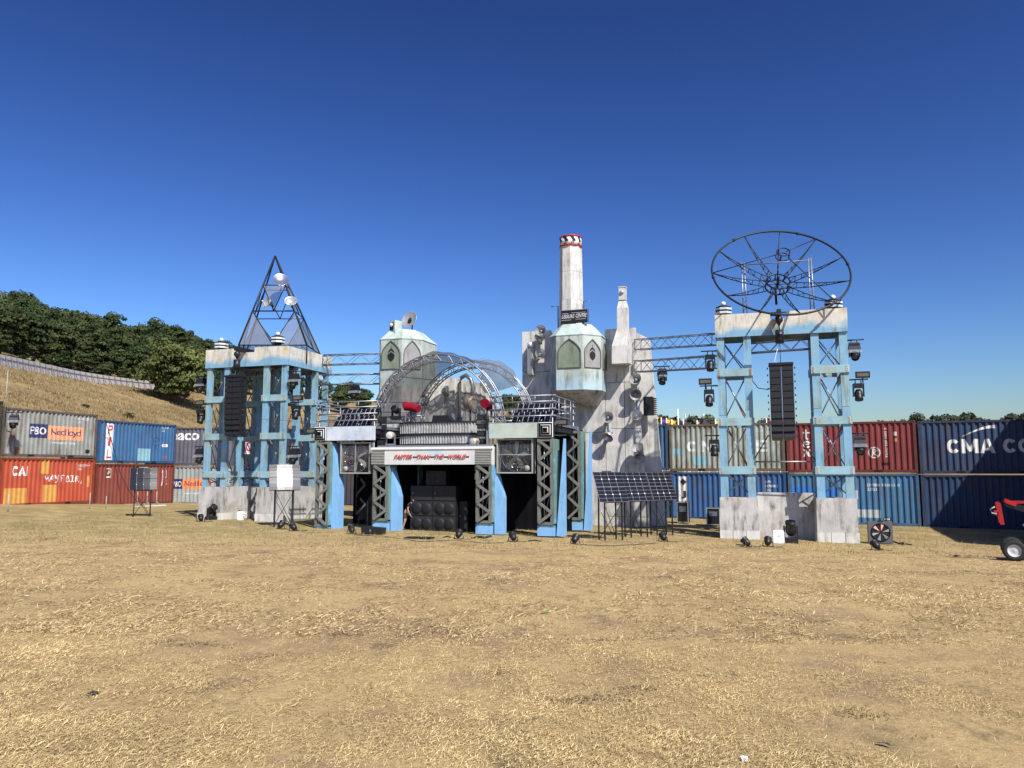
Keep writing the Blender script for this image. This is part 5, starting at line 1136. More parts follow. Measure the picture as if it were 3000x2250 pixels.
HN = [(1583, 968, (-.25, -.75, .15), 'uppermost silver horn on the tower left slab'), (1581, 988, (-.1, -.8, .5), 'second silver horn from the top on the tower left slab'), (1583, 1036, (.2, -.9, .2), 'third silver horn on the tower left slab, beside the pod'),
      (1861, 1110, (-.35, -.8, .25), 'topmost silver horn on the tower right edge'), (1862, 1156, (-.1, -.8, -.25), 'second silver horn down the tower right edge'), (1864, 1216, (-.05, -.85, .35), 'third silver horn down the tower right edge'),
      (1780, 1222, (-.2, -.9, .2), 'upper silver horn on the tower front below the pod'), (1780, 1281, (-.45, -.5, -.6), 'lower silver horn on the tower front below the pod'), (1866, 1312, (-.3, -.6, .6), 'silver horn above the shaded one low on the tower right'), (1872, 1342, (.1, -.8, -.5), 'lowest silver horn, half shaded, on the tower right')]
for px, py, n, lb in HN: horn(T, px, py, -.5, n, lb)
for px, y0, y1, lb in ((1866, 1120, 1210, 'pale blue strap joining the horns on the tower right edge'), (1783, 1240, 1262, 'pale blue strap joining two horns on the tower front')):
    a, b = T.hit(px, y0, -.1), T.hit(px, y1, -.1); q = MB(); q.box(0, .1, 0, .05, 0, a[1] - b[1]); o = q.build('mounting_strap', m_signblue); o.location = T.w(a[0], -.08, b[1]); o.rotation_euler.z = T.yaw; tag(o, lb, 'strap')
# black finned flood unit on the tower's right side
fu = root('finned_black_unit', 'black finned unit fixed to the right side of the concrete tower', 'floodlight', T.w(2.75, .3, 5.05), T.yaw)
q = MB(); q.box(0, .42, -.2, .2, 0, .85); q.build('case', m_black, fu)
g = MB(); g.box(.42, .56, -.22, .22, 0, .03); gm = mesh_of(g, 'fin', m_black)
for k in range(9): part('fin', gm, fu, (0, 0, .03 + k * .09))
# ------------------------------------------------------------------ left pod tower
LP = Frame(-5.0, 38.0, -19); lp = root('pod_tower', 'pale green octagonal pod tower with pointed niches behind the booth arches', 'tower', LP.o, LP.yaw)
b_, c_ = LP.hit(1116, 994, -1.2), LP.hit(1179, 992, -1.2); z1 = b_[1]; B_, C_ = (b_[0], -1.2), (c_[0], -1.2); D_ = (c_[0] + .72, -.48); E_ = (D_[0], 1.2); A_ = (b_[0] - .12, -1.08); F_ = (b_[0] - .12, 1.2)
zb = z1 - 1.5; zl = LP.hit(1200, 1130, -1.2)[1]
w1 = C_[0] - B_[0]
pod(lp, [F_, A_, B_, C_, D_, E_], zl, z1, z1 + .52, .58, m_podl, [(2, w1 * .05, w1 * .88, zb, 1.42, m_niche, True), (3, .06, .88, zb, 1.42, m_nicheg, False)])
q = MB(); n6 = [F_, A_, B_, C_, D_, E_]; q.loft([[(x, y, 0) for x, y in n6], [(x, y, zl - .002) for x, y in n6]]); q.build('shaft', m_concd, lp)
d, M4 = satdish(at(1201, 938, 37.8), (-.42, -.85, .28), .43, m_silver, 'grey dish with dark emblem on the roof of the left pod tower', .1, arm=False, post=(.1, .1, -.55))
bm = shield_bm(.24, .36)
for v in bm.verts: v.co = M4 @ Vector((v.co.x + .02, v.co.z - .2, .035))
me = bpy.data.meshes.new('emblem'); bm.to_mesh(me); bm.free(); me.materials.append(m_dark); part('emblem', me, d)
s_, z_ = LP.hit(1158, 967, -.7); lb_ = root('boxed_lamp', 'pale box with a round lamp on the roof of the left pod tower', 'lamp', LP.w(s_, -.7, z_ - .15), LP.yaw + R(-25))
q = MB(); q.box(-.2, .22, -.2, .25, 0, .6); q.build('case', m_roof, lb_); q = MB(); q.box(-.15, .12, -.23, -.2, .12, .5); q.build('dark_face', m_dark, lb_); q = MB(); q.lathe([(.1, 0), (.09, .04), (.001, .07)], 16, Matrix.Translation((-.02, -.23, .38)) @ ori((0, -1, 0))); q.build('round_lamp', m_whitep, lb_)
# backdrop blocks behind the booth
bk = root('backdrop_blocks', 'pale concrete-look backdrop blocks standing behind the booth', 'backdrop', S.w(0, 6.6), S.yaw)
def bblock(px0, px1, py0, t, name='backdrop_panel', m=None, d=.6, slope=0):
    a, b = S.hit(px0, py0, 6.6 + t), S.hit(px1, py0 + slope, 6.6 + t); q = MB(); q.hexa([(a[0], t, 0), (b[0], t, 0), (b[0], t + d, 0), (a[0], t + d, 0), (a[0], t, a[1]), (b[0], t, b[1]), (b[0], t + d, b[1]), (a[0], t + d, a[1])]); return q.build(name, m or m_concw, bk)
bblock(1245, 1301, 1108, 0); bblock(1301.5, 1332, 1106, .05, m=m_conc); bblock(1333, 1424, 1108, .15, m=m_conc, slope=18)
for x in (1338, 1352, 1366, 1380, 1395, 1408): a = S.hit(x, 1125, 6.74); q = MB(); q.box(a[0], a[0] + .05, .12, .15, 4.3, a[1] - .1); q.build('batten', m_concw, bk)
vt = root('curved_vent_pipe', 'silver curved vent pipe beside the backdrop blocks', 'pipe', S.w(*[S.hit(1345, 1235, 5.9)[0], 5.9]), S.yaw)
q = MB(); q.path([(0, 0, 5.0), (0, 0, 6.6), (.15, -.1, 6.9), (.4, -.15, 7.0), (.65, -.15, 6.8), (.78, -.15, 6.4), (.72, -.15, 5.9)], .1, 10); q.build('pipe', m_silver, vt); q = MB(); q.tube((0, 0, 4.4), (0, 0, 5.0), .16, 12); q.build('pipe_base', m_alud, vt)
vc = root('wall_cowl', 'small grey wedge cowl on the backdrop blocks', 'vent', S.w(*[S.hit(1302, 1130, 6.3)[0], 6.35, S.hit(1302, 1140, 6.3)[1]]), S.yaw); q = MB(); q.hexa([(-.12, -.2, -.15), (.15, -.2, -.15), (.15, .25, -.3), (-.12, .25, -.3), (-.05, -.1, .05), (.12, -.1, .05), (.12, .25, .3), (-.05, .25, .3)]); q.build('hood', m_grill, vc)
fd = root('tan_fan_drum', 'tan drum fan on a stand behind the booth right', 'fan', S.w(*[S.hit(1378, 1180, 5.2)[0], 5.2, S.hit(1378, 1180, 5.2)[1]]), S.yaw)
q = MB(); q.tube((-.25, 0, 0), (.2, 0, 0), .32, 20); q.build('drum', m_bronze, fd); q = MB(); q.path([(.02, .33 * math.cos(a), .33 * math.sin(a)) for a in np.linspace(0, 6.28, 24, endpoint=False)], .025, 6, closed=True); q.build('hoop', m_alu, fd); q = MB(); q.tube((0, 0, -.3), (0, 0, -1.3), .04, 7); q.build('stand', m_blackmetal, fd)
# red lamps
def red_lamp(px, py, t, label, rz=0):
    s, z = S.hit(px, py, t); o = root('red_covered_lamp', label, 'lamp', S.w(s, t, z), S.yaw + rz, 'red covered lamps beside the booth'); q = MB()
    q.path([(-.33, 0, .05), (-.28, 0, .06), (-.05, 0, .02), (.1, 0, -.02), (.38, -.05, -.08)], .2, 12, r2=.17); q.build('fabric_cover', m_cloth, o)
    q = MB(); q.tube((-.02, 0, -.1), (-.02, 0, -1.05), .03, 7); q.build('pole', m_black, o); q = MB(); q.path([(-.2, 0, -.1), (-.28, 0, -.5), (-.26, 0, -1.0)], .012, 5); q.build('cable', m_grill, o)
red_lamp(1205, 1193, 1.7, 'dark red fabric-covered lamp on a black pole left of the booth'); red_lamp(1428, 1187, 1.7, 'dark red fabric-covered lamp right of the booth', R(90))
# ------------------------------------------------------------------ linking trusses
for (F1, p1, F2, p2, w, lb, m_) in ((LG, (2.2, 3.2, 7.95), LP, (-.9, 0, 8.05), .42, 'upper', m_alud), (LG, (2.2, 2.9, 6.9), LP, (-.9, -.1, 7.0), .42, 'lower', m_alu)):
    truss('link_truss', F1.w(*p1), F2.w(*p2), w, '%s truss from left gantry to the left pod tower' % lb, step=.6, m=m_, h=.5)
a, b = at(1868, 1010, 35.2), at(2096, 994, 31.0); truss('link_truss', a, b, .4, 'upper truss from concrete tower to right gantry', step=.62, m=m_alud, h=.46, r=.022)
a, b = at(1868, 1074, 35.2), at(2098, 1060, 31.0); truss('link_truss', a, b, .42, 'lower truss from concrete tower to right gantry', step=.62, m=m_alu, h=.5, r=.026, md=m_alud)
# ------------------------------------------------------------------ lamps
def moving_light(loc, yaw, label, hang=True, tilt=-50, hood=False, sc=1.0, arm=None):
    o = root('moving_light', label, 'moving light', loc, yaw, 'moving-head lights round the stage'); o.scale = (sc, sc, sc); s = -1 if hang else 1
    q = MB(); q.box(-.19, .19, -.15, .15, 0 if not hang else -.16, .16 if not hang else 0); q.build('base', m_black, o)
    for x in (-.2, .155):
        q = MB(); q.hexa([(x, -.07, s * .15), (x + .045, -.07, s * .15), (x + .045, .07, s * .15), (x, .07, s * .15), (x, -.05, s * .5), (x + .045, -.05, s * .5), (x + .045, .05, s * .5), (x, .05, s * .5)]); q.build('yoke_arm', m_black, o)
    M4 = Matrix.Translation((0, 0, s * .42)) @ ori((0, -math.cos(R(tilt)), math.sin(R(tilt)))); q = MB(); q.lathe([(.001, -.2), (.1, -.19), (.14, -.1), (.15, .02), (.13, .1), (.145, .13), (.15, .22), (.12, .225)], 16, M4); q.build('head', m_black, o)
    q = MB(); q.lathe([(.12, .2), (.08, .225), (.001, .235)], 16, M4); q.build('lens', m_glass, o)
    if hang:
        for cx in (-.1, .1): q = MB(); q.tube((cx, 0, 0), (cx, 0, .14), .022, 6); q.build('clamp', m_blackmetal, o)
        q = MB(); q.tube((-.35, 0, .16), (.35, 0, .16), .025, 7)
        if arm: q.tube((0, 0, .16), arm, .025, 7)
        q.build('pipe', m_blackmetal, o)
    if hood:
        q = MB(); q.hexa([(-.22, -.2, -.24), (.22, -.2, -.24), (.22, .2, -.2), (-.22, .2, -.2), (-.17, -.1, .05), (.17, -.1, .05), (.17, .14, .08), (-.17, .14, .08)]); q.build('rain_hood', m_black, o)
        q = MB(); q.hexa([(-.25, -.26, -.36), (.25, -.26, -.36), (.24, .2, -.3), (-.24, .2, -.3), (-.225, -.21, -.235), (.225, -.21, -.235), (.225, .21, -.195), (-.225, .21, -.195)]); q.build('clear_skirt', mat('clear_plastic_' + o.name, (.4, .42, .45), .1, alpha=.35, spec=.6), o)
    return o
def strobe(loc, yaw, label, tilt=0):
    o = root('strobe_light', label, 'strobe light', loc, yaw, 'rectangular strobe lights round the stage'); M4 = Matrix.Rotation(R(tilt), 4, 'X'); q = MB(); q.box(-.25, .25, -.07, .07, -.12, .12); q.xf(M4); q.build('housing', m_black, o)
    q = MB(); q.box(-.2, .2, -.076, -.071, -.065, .065); q.xf(M4); q.build('lamp_panel', mat('strobe_glass', (.12, .11, .08), .3), o)
    q = MB(); q.tube((0, .02, -.12), (0, .02, -.3), .025, 6); q.build('stem', m_blackmetal, o)
def place(fr, px, py, t): s, z = fr.hit(px, py, t); return fr.w(s, t, z)
def rig(fr, px, py, t, label, sgn, **k): moving_light(place(fr, px, py, t), fr.yaw, label, True, arm=(sgn * .5, .2, .16), **k)
strobe(place(RG, 2066, 1118, .2), RG.yaw, 'strobe light above the moving head left of the right gantry'); rig(RG, 2077, 1142, .2, 'moving light below the strobe left of the right gantry', 1, tilt=-65)
rig(RG, 2080, 1040, .2, 'moving light highest on the left side of the right gantry', 1, hood=False, tilt=-75); rig(RG, 2092, 1288, .2, 'moving light lowest on the left side of the right gantry', 1, tilt=-80, hood=False)
rig(RG, 2502, 1008, .3, 'hooded moving light highest on the right side of the right gantry', -1, hood=True, tilt=-35); strobe(place(RG, 2527, 1098, .3), RG.yaw, 'strobe light at the right side of the right gantry'); rig(RG, 2514, 1124, .3, 'moving light below the strobe at the right of the right gantry', -1, tilt=-70); rig(RG, 2518, 1282, .3, 'hooded moving light lowest on the right side of the right gantry', -1, hood=True, tilt=-40)
strobe(place(LG, 588, 1180, .3), LG.yaw, 'strobe light at the far left of the left gantry'); rig(LG, 590, 1202, .3, 'moving light below the strobe at the far left of the left gantry', 1, tilt=-70); rig(LG, 588, 1318, .3, 'hooded moving light low at the far left of the left gantry', 1, hood=True)
rig(LG, 590, 1112, .5, 'hooded moving light high at the far left of the left gantry', 1, hood=True)
rig(LG, 862, 1098, .1, 'hooded moving light at the upper right of the left gantry corner tower', 0, hood=True); strobe(place(LG, 873, 1166, .1), LG.yaw, 'strobe light on the corner tower of the left gantry'); rig(LG, 868, 1188, .1, 'moving light under the strobe on the left gantry corner tower', 0, tilt=-65); rig(LG, 862, 1318, .1, 'hooded moving light low on the left gantry corner tower', 0, hood=True)
moving_light(at(1940, 1084, 33.9), RG.yaw, 'hooded moving light under the lower truss beside the tower', True, tilt=-55, hood=True); moving_light(at(1040, 1132, 38.6), LG.yaw, 'hooded moving light under the truss left of the pod tower', True, hood=True, tilt=-40)
moving_light(at(42, 1218, 39.7), R(20), 'hooded moving light on the grey container top at the far left', True, hood=True, tilt=-40); q = MB(); q.tube((0, 0, 0), (0, 0, 2.3), .025, 7); o = q.build('thin_pole', m_grill); o.location = at(14, 1215, 39.6); tag(o, 'thin grey pole rising at the left end of the grey container', 'pole')
moving_light(place(S, 1160, 1230, 1.7), S.yaw, 'moving light standing behind the booth left end', False, tilt=20)
strobe(place(S, 914, 1263, .1), S.yaw, 'black box lamp left of the square vent of the left wing'); strobe(place(S, 1645, 1237, .3), S.yaw, 'black box lamp right of the square vent of the right wing'); strobe(place(S, 1412, 1237, .6), S.yaw, 'black box lamp at the right end of the booth')
def searchlight(px, py, t, label, m, rz):
    s, z = S.hit(px, py, t); o = root('searchlight', label, 'lamp', S.w(s, t, z), S.yaw + rz); q = MB(); q.tube((0, -.18, 0), (0, .15, 0), .15, 16); q.build('drum', m, o); q = MB(); q.lathe([(.13, .18), (.08, .2), (.001, .21)], 16, ori((0, -1, 0))); q.build('lens', m_panelback, o)
    q = MB(); q.box(-.2, .2, -.1, .1, -.42, -.36); q.box(-.2, -.16, -.05, .05, -.36, .05); q.box(.16, .2, -.05, .05, -.36, .05); q.box(-.05, .05, -.05, .05, -.6, -.42); q.build('cradle', m_alud, o)
searchlight(1145, 1275, .6, 'pale searchlight in a cradle left of the booth', m_bronze, R(10)); searchlight(1391, 1294, .5, 'tan searchlight right of the booth', m_bronze, R(-30))
for px, lb in ((1122, 'left'), (1413, 'right')):
    s, z = S.hit(px, 1275, .7); rk = root('lighting_rack', 'black lighting ladder beside the booth, %s end' % lb, 'lighting rack', S.w(s, .7, 3.4), S.yaw)
    for x in (-.14, .14): q = MB(); q.tube((x, 0, 0), (x, 0, 1.35), .025, 7); q.build('rail', m_blackmetal, rk)
    for k in range(4):
        q = MB(); q.box(-.17, .17, -.16, .0, .08 + k * .32, .32 + k * .32); b = q.build('lamp_case', m_black, rk); q = MB(); q.box(-.12, .12, -.166, -.161, .12 + k * .32, .28 + k * .32); q.build('lamp_face', m_glass, b)
def par_can(px, py, yaw, label, tilt=35, r=.13):
    d = ray(px, py); k = .12
    Y = 26
    for _ in range(30): p = at(px, py, Y); Y += (p.z - gz(p.x, p.y)) * 8 if abs(p.z - gz(p.x, p.y)) > .002 else 0
    o = root('floor_par_can', label, 'par can', (p.x, p.y, gz(p.x, p.y)), yaw, 'par cans on the grass'); M4 = Matrix.Translation((0, 0, .17)) @ ori((0, math.cos(R(tilt)), math.sin(R(tilt)))); q = MB()
    q.lathe([(.001, -.16), (r * .55, -.15), (r * .8, -.1), (r * .95, .0), (r, .12), (r * 1.05, .13), (r * .95, .1)], 16, M4); q.build('can', m_black, o); q = MB(); q.lathe([(r * .95, .1), (.001, .11)], 16, M4); q.build('lens', m_glass, o)
    q = MB(); q.path([(-.16, .12, 0), (-.17, 0, .02), (-.15, 0, .17)], .016, 6); q.path([(.16, .12, 0), (.17, 0, .02), (.15, 0, .17)], .016, 6); q.path([(-.17, -.1, .012), (.17, -.1, .012)], .016, 6); q.build('yoke', m_black, o)
    q = MB(); q.path([(0, -.1, .1), (.1, -.3, .02), (.3, -.35, .015), (.5, -.2, .015)], .01, 5); q.build('power_lead', m_black, o); return o
for px, py, yw, lb in ((588, 1528, .5, 'par can on the grass left of the left gantry plinth'), (823, 1549, -.3, 'par can between the legs of the dazzling solar panel'), (859, 1556, .8, 'par can right of the dazzling solar panel'), (1030, 1564, .4, 'par can in front of the left portal leg'),
                       (1344, 1578, -.2, 'par can in front of the speaker stack right end'), (1503, 1586, .3, 'par can in front of the gap right of the central portal'), (1685, 1593, -.5, 'par can left of the three solar panels'), (1943, 1586, .2, 'par can under the rightmost solar panel'),
                       (2186, 1602, .6, 'par can in front of the right gantry left plinth'), (2250, 1600, -.4, 'par can beside the white box at the right gantry'), (2566, 1611, .3, 'par can in front of the grey fan box')): par_can(px, py, yw, lb)
def ground_at(px, py):
    Y = 26
    for _ in range(60): p = at(px, py, Y); e = p.z - gz(p.x, p.y); Y = max(5, Y + e * 6)
    return Vector((p.x, p.y, gz(p.x, p.y)))
p = ground_at(2318, 1592); moving_light(p, RG.yaw, 'large moving light standing on the grass at the right gantry', False, tilt=70, sc=1.25)
p = ground_at(618, 1524); moving_light(p, 1.2, 'large moving light standing on the grass at the left gantry plinth', False, tilt=40, sc=1.15)
def jerry(px, py, h, label, handle):
    p = ground_at(px, py); o = root('white_container_box' if not handle else 'white_jerrycan', label, 'jerrycan' if handle else 'white box', p, -.2); w = .13 if handle else .19; q = MB()
    q.loft([[(x * k, y * k * .7, z) for x, y in ((-w, -w), (w, -w), (w, w), (-w, w))] for z, k in ((0, .92), (.04, 1), (h * .85, 1), (h * .97, .9), (h, .7))]); q.build('body', m_whitep, o)
    if handle: q = MB(); q.path([(.1, 0, h * .8), (.24, 0, h * .75), (.23, 0, h * .5), (.1, 0, h * .45)], .03, 7); q.build('handle', m_whitep, o); q = MB(); q.tube((-.08, 0, h - .01), (-.08, 0, h + .05), .05, 10); q.build('cap', m_dark, o)
    else: q = MB(); q.tube((0, -w * .7 - .01, h * .58), (0, -w * .7 + .01, h * .58), .03, 8); q.build('button', m_grill, o)
jerry(705, 1524, .42, 'white jerrycan on the grass before the left gantry plinth', True); jerry(2281, 1592, .47, 'white upright box on the grass at the right gantry', False)
p = ground_at(1093, 1565); o = root('wedge_monitor', 'low black speaker box on the grass by the left portal leg', 'speaker', p, R(-14)); q = MB(); q.prism([(-.4, 0), (.42, 0), (.44, .24), (-.42, .3)], -.2, .25); q.build('cabinet', m_black, o); q = MB(); q.box(-.06, .0, -.21, -.2, .1, .2); q.build('badge', m_alud, o)
p = ground_at(1228, 1578); o = root('black_mat', 'flat black board lying on the grass before the speakers', 'board', p, R(-12)); q = MB(); q.box(-.5, .5, -.3, .3, .0, .05); q.build('board', m_black, o)
# grey fan box at the right
p = ground_at(2582, 1594); o = root('floor_fan', 'grey square fan box standing on the grass right of the gantry', 'fan', p, R(-16)); q = MB(); w = .40; q.prism([(-w, .02), (w, .02), (w, .8), (-w, .8)], .0, .3); q.build('case', mat('grey_case', (.10, .10, .105), .5), o)
q = MB(); q.lathe([(.31, .0), (.33, .02), (.31, .04)], 28, Matrix.Translation((.0, -.0, .42)) @ ori((0, -1, 0))); q.build('opening_ring', m_black, o); q = MB(); q.lathe([(.31, .004), (.001, .004)], 28, Matrix.Translation((.0, -.0, .42)) @ ori((0, -1, 0))); q.build('opening', m_dark, o)
for k in range(6):
    a = k * 1.047 + .3; q = MB(); c, s = math.cos(a), math.sin(a); q.add([(c * .05, -.02, .42 + s * .05), (c * .29 - s * .05, -.03, .42 + s * .29 + c * .05), (c * .29 + s * .06, -.01, .42 + s * .29 - c * .06)], [(0, 1, 2)]); q.build('fan_blade', mat('pink_blade', (.7, .35, .3), .5) if k in (1, 2) else m_grill, o)
q = MB(); q.box(-.1, .1, -.01, .02, .8, .84); q.build('handle', m_black, o)
q = MB(); q.path([(.4, .1, .1), (.55, -.1, .05), (.7, -.15, .08), (.6, .1, .03)], .03, 6); q.build('cable_coil', m_black, o)
# cables on the grass
def cable(pts, label, r=.018):
    P = [ground_at(*a) + Vector((0, 0, .015)) for a in pts]; o = P[0].copy(); q = MB(); ps = []
    for a, b in zip(P, P[1:]):
        for k in range(4): ps.append(a.lerp(b, k / 4) - o + Vector((.05 * math.sin(k * 2 + a.x), .05 * math.cos(k * 3), 0)))
    q.path(ps, r, 5); ob = q.build('ground_cable', m_black); ob.location = o; tag(ob, label, 'cable', 'black cables lying on the grass')
cable([(1385, 1578), (1400, 1572), (1418, 1575), (1440, 1571), (1425, 1578), (1395, 1576)], 'bunched black cable by the right portal leg', .03); cable([(1300, 1575), (1312, 1571), (1322, 1578)], 'thin black cable loop before the speaker stack'); cable([(720, 1522), (735, 1518), (748, 1524), (770, 1520)], 'black cable by the white jerrycan'); cable([(1545, 1586), (1565, 1584), (1590, 1587)], 'black cable before the right wing leg', .022)
cable([(2155, 1598), (2168, 1596), (2180, 1600)], 'black cable left of the right gantry par can', .02); cable([(2640, 1598), (2655, 1594), (2668, 1598)], 'black cable scrap right of the grey fan box', .025)
cable([(1036, 1568), (1120, 1572), (1230, 1588), (1338, 1584), (1420, 1592), (1500, 1591)], 'thin black cable running along the stage front', .012); cable([(1690, 1597), (1780, 1600), (1880, 1596), (1940, 1590)], 'thin black cable before the three solar panels', .012)
# ------------------------------------------------------------------ solar panel stands
mat_edge = mat('grey_panel_back', (.16, .165, .18), .5)
def solar_stand(pxf, pyf, yaw, w, label, n=4, rows=8, h0=1.38, gloss=None, bulge=None):
    p = ground_at(pxf, pyf); o = root('solar_panel_stand', label, 'solar panel', p, yaw, 'solar panels on black stands'); L = 1.19; tilt = R(25); lw = .37
    for x in (-lw, lw):
        for y in (-.12, .3): q = MB(); q.bar((x, y, -.03), (x, y, h0 + .02 if y < 0 else h0 + .35), .045, .045); q.build('leg', m_blackmetal, o)
    q = MB(); q.bar((-lw, -.12, h0), (lw, -.12, h0), .05, .05); q.build('crossbar', m_blackmetal, o)
    for a, b in (((-lw, -.1, h0 - .05), (lw, .28, .05)), ((lw, -.1, h0 - .05), (-lw, .28, .05)), ((-lw + .1, .3, 1.0), (lw - .1, .3, .1))): q = MB(); q.tube(a, b, .013, 5); q.build('brace', m_blackmetal, o)
    M4 = Matrix.Translation((0, -.22, h0 + .02)) @ Matrix.Rotation(-tilt, 4, 'X')
    q = MB(); q.box(-w / 2, w / 2, 0, .03, 0, L / 2 - .01); q.box(-w / 2, w / 2, 0, .03, L / 2 + .01, L); q.xf(M4); pb = q.build('backsheet', mat_edge if bulge else m_panelback, o)
    cw, chh = w / n, (L / 2 - .01) / (rows / 2); g = MB(); g.box(-cw / 2 + .004, cw / 2 - .004, -.004, -.001, .0035, chh - .0035); me = mesh_of(g, 'solar_cell', gloss or m_cell)
    for i in range(n):
        for j in range(rows):
            z = j * chh + (.02 if j >= rows / 2 else 0); c = part('solar_cell', me, pb); B4 = Matrix.Identity(4)
            if bulge: fx, fz = (i + .5) / n - bulge[0], (j + .5) / rows - bulge[1]; B4 = Matrix.Rotation(R(fx * bulge[2] + j % 3 * .25), 4, 'Z') @ Matrix.Rotation(R(-fz * bulge[3] + (i * 3 + j * 5) % 7 * .15 - .45), 4, 'X')
            c.matrix_local = M4 @ Matrix.Translation((-w / 2 + (i + .5) * cw, -.006 - abs(math.sin(R(fx * bulge[2]))) * cw * .55 - abs(math.sin(R(fz * bulge[3]))) * chh if bulge else 0, z)) @ B4
    d = MB(); d.add([(-.03, -.006, 0), (0, -.006, -.03), (.03, -.006, 0), (0, -.006, .03)], [(0, 1, 2, 3)]); dm = mesh_of(d, 'cell_diamond', m_whitep)
    for i in range(1, n):
        for j in (2, 6): c = part('cell_diamond', dm, pb); c.matrix_local = M4 @ Matrix.Translation((-w / 2 + i * cw, 0, j * chh + (.02 if j >= rows / 2 else 0)))
    q = MB(); q.box(-.2, .2, .0, .035, L + .002, L + .05); q.xf(M4); q.build('handle', m_black, o)
    return o
m_gl = mat('glossy_cell', (.012, .013, .02), .29, var=.1, spec=.5); m_gl2 = mat('satin_cell', (.013, .015, .024), .30, var=.1, spec=.10)
solar_stand(415, 1514, R(27), 1.22, 'half-gleaming solar panel on a black stand before the brown container', gloss=m_gl2, h0=1.3, bulge=(1.15, .5, 11, 4)); solar_stand(830, 1543, R(22), 1.28, 'dazzling sunlit solar panel on a black stand before the left gantry', gloss=m_gl, h0=1.52, bulge=(.5, .6, 16, 9))
solar_stand(1793, 1583, R(25), 1.24, 'leftmost of the three solar panels on stands by the tower'); solar_stand(1868, 1574, R(25), 1.2, 'middle one of the three solar panels on stands by the tower'); solar_stand(1943, 1568, R(25), 1.14, 'rightmost of the three solar panels on stands by the tower')
# ------------------------------------------------------------------ speakers under the stage
sb0 = S.hit(1202, 1500, .75)[0]
def cab(x, y, z, w, d, h, label, cones=True, name='subwoofer'):
    o = root(name, label, 'speaker', S.w(x, y, z), S.yaw, 'black speakers stacked under the stage'); q = MB(); q.box(.008, w - .008, 0, d, .006, h - .006); q.build('cabinet', m_black, o)
    q = MB(); q.box(.03, w - .03, -.012, -.002, .03, h - .03); g = q.build('grille', mat('speaker_grille_' + o.name, (.02, .02, .021), .7, bump=.5, bscale=120), o)
    if cones:
        for cx in (.3, .7): q = MB(); q.lathe([(h * .38, 0), (h * .36, .03), (h * .12, .012), (.001, .03)], 18, Matrix.Translation((w * cx, -.012, h / 2)) @ ori((0, -1, 0))); q.build('cone_bulge', m_dark, g)
    q = MB(); q.box(w * .07, w * .12, -.02, -.013, h * .48, h * .53); q.build('badge', m_scaff, o)
nmr = ['bottom', 'middle', 'top']
for j in range(3):
    for i in range(2): cab(sb0 + i * 1.02, .75, j * .61, 1.02, .85, .61, 'black subwoofer, %s row %s, in the stack under the stage' % (nmr[j], ['left', 'right'][i]), j < 2)
for j in range(2):
    for i in range(2): cab(sb0 + .62 + i * .45, .9, 1.84 + j * .3, .45, .5, .3, 'small black speaker, %s %s, on top of the subwoofer stack' % (['lower', 'upper'][j], ['left', 'right'][i]), False, 'top_speaker')
cab(sb0 - .12 + 2.2, 1.0, 0, .35, .8, 1.2, 'narrow black amplifier rack right of the subwoofers', False, 'amplifier_rack')
rg_ = root('cable_rack', 'rack of grey boxes and cables hanging right inside the portal', 'rack', S.w(1.25, 1.6, 1.7), S.yaw)
for i, (x, z, w, h) in enumerate(((0, .75, .28, .3), (.32, .75, .3, .3), (0, .38, .26, .26), (.33, .35, .3, .28), (.1, .05, .4, .2))): q = MB(); q.box(x, x + w, 0, .3, z, z + h); q.build('equipment_box', [m_grill, m_alud, m_silver][i % 3], rg_)
for x in (.1, .4): q = MB(); q.tube((x, .1, 1.05), (x, .1, 1.48), .015, 5); q.build('hanging_chain', m_scaff, rg_)
# flight cases near right containers
for px, py, w, h, lb in ((2003, 1533, .55, 1.05, 'dark flight case standing before the blue container with the white strip'), (2092, 1540, .62, .85, 'black flight case with silver edges left of the right gantry')):
    p = ground_at(px, py); o = root('flight_case', lb, 'case', p, R(-20)); q = MB(); q.box(-w / 2, w / 2, -.3, .3, .05, h); q.build('case_body', m_black, o)
    for x in (-w / 2 - .005, w / 2 - .035): q = MB(); q.box(x, x + .04, -.31, -.26, .05, h + .005); q.build('case_edge', m_silver, o)
    for z in (.05, h - .035): q = MB(); q.box(-w / 2 + .036, w / 2 - .036, -.308, -.26, z, z + .04); q.build('case_edge', m_silver, o)
    q = MB(); q.box(-w * .3, w * .3, -.305, -.301, h * .55, h * .8); q.build('case_plate', m_alud, o)
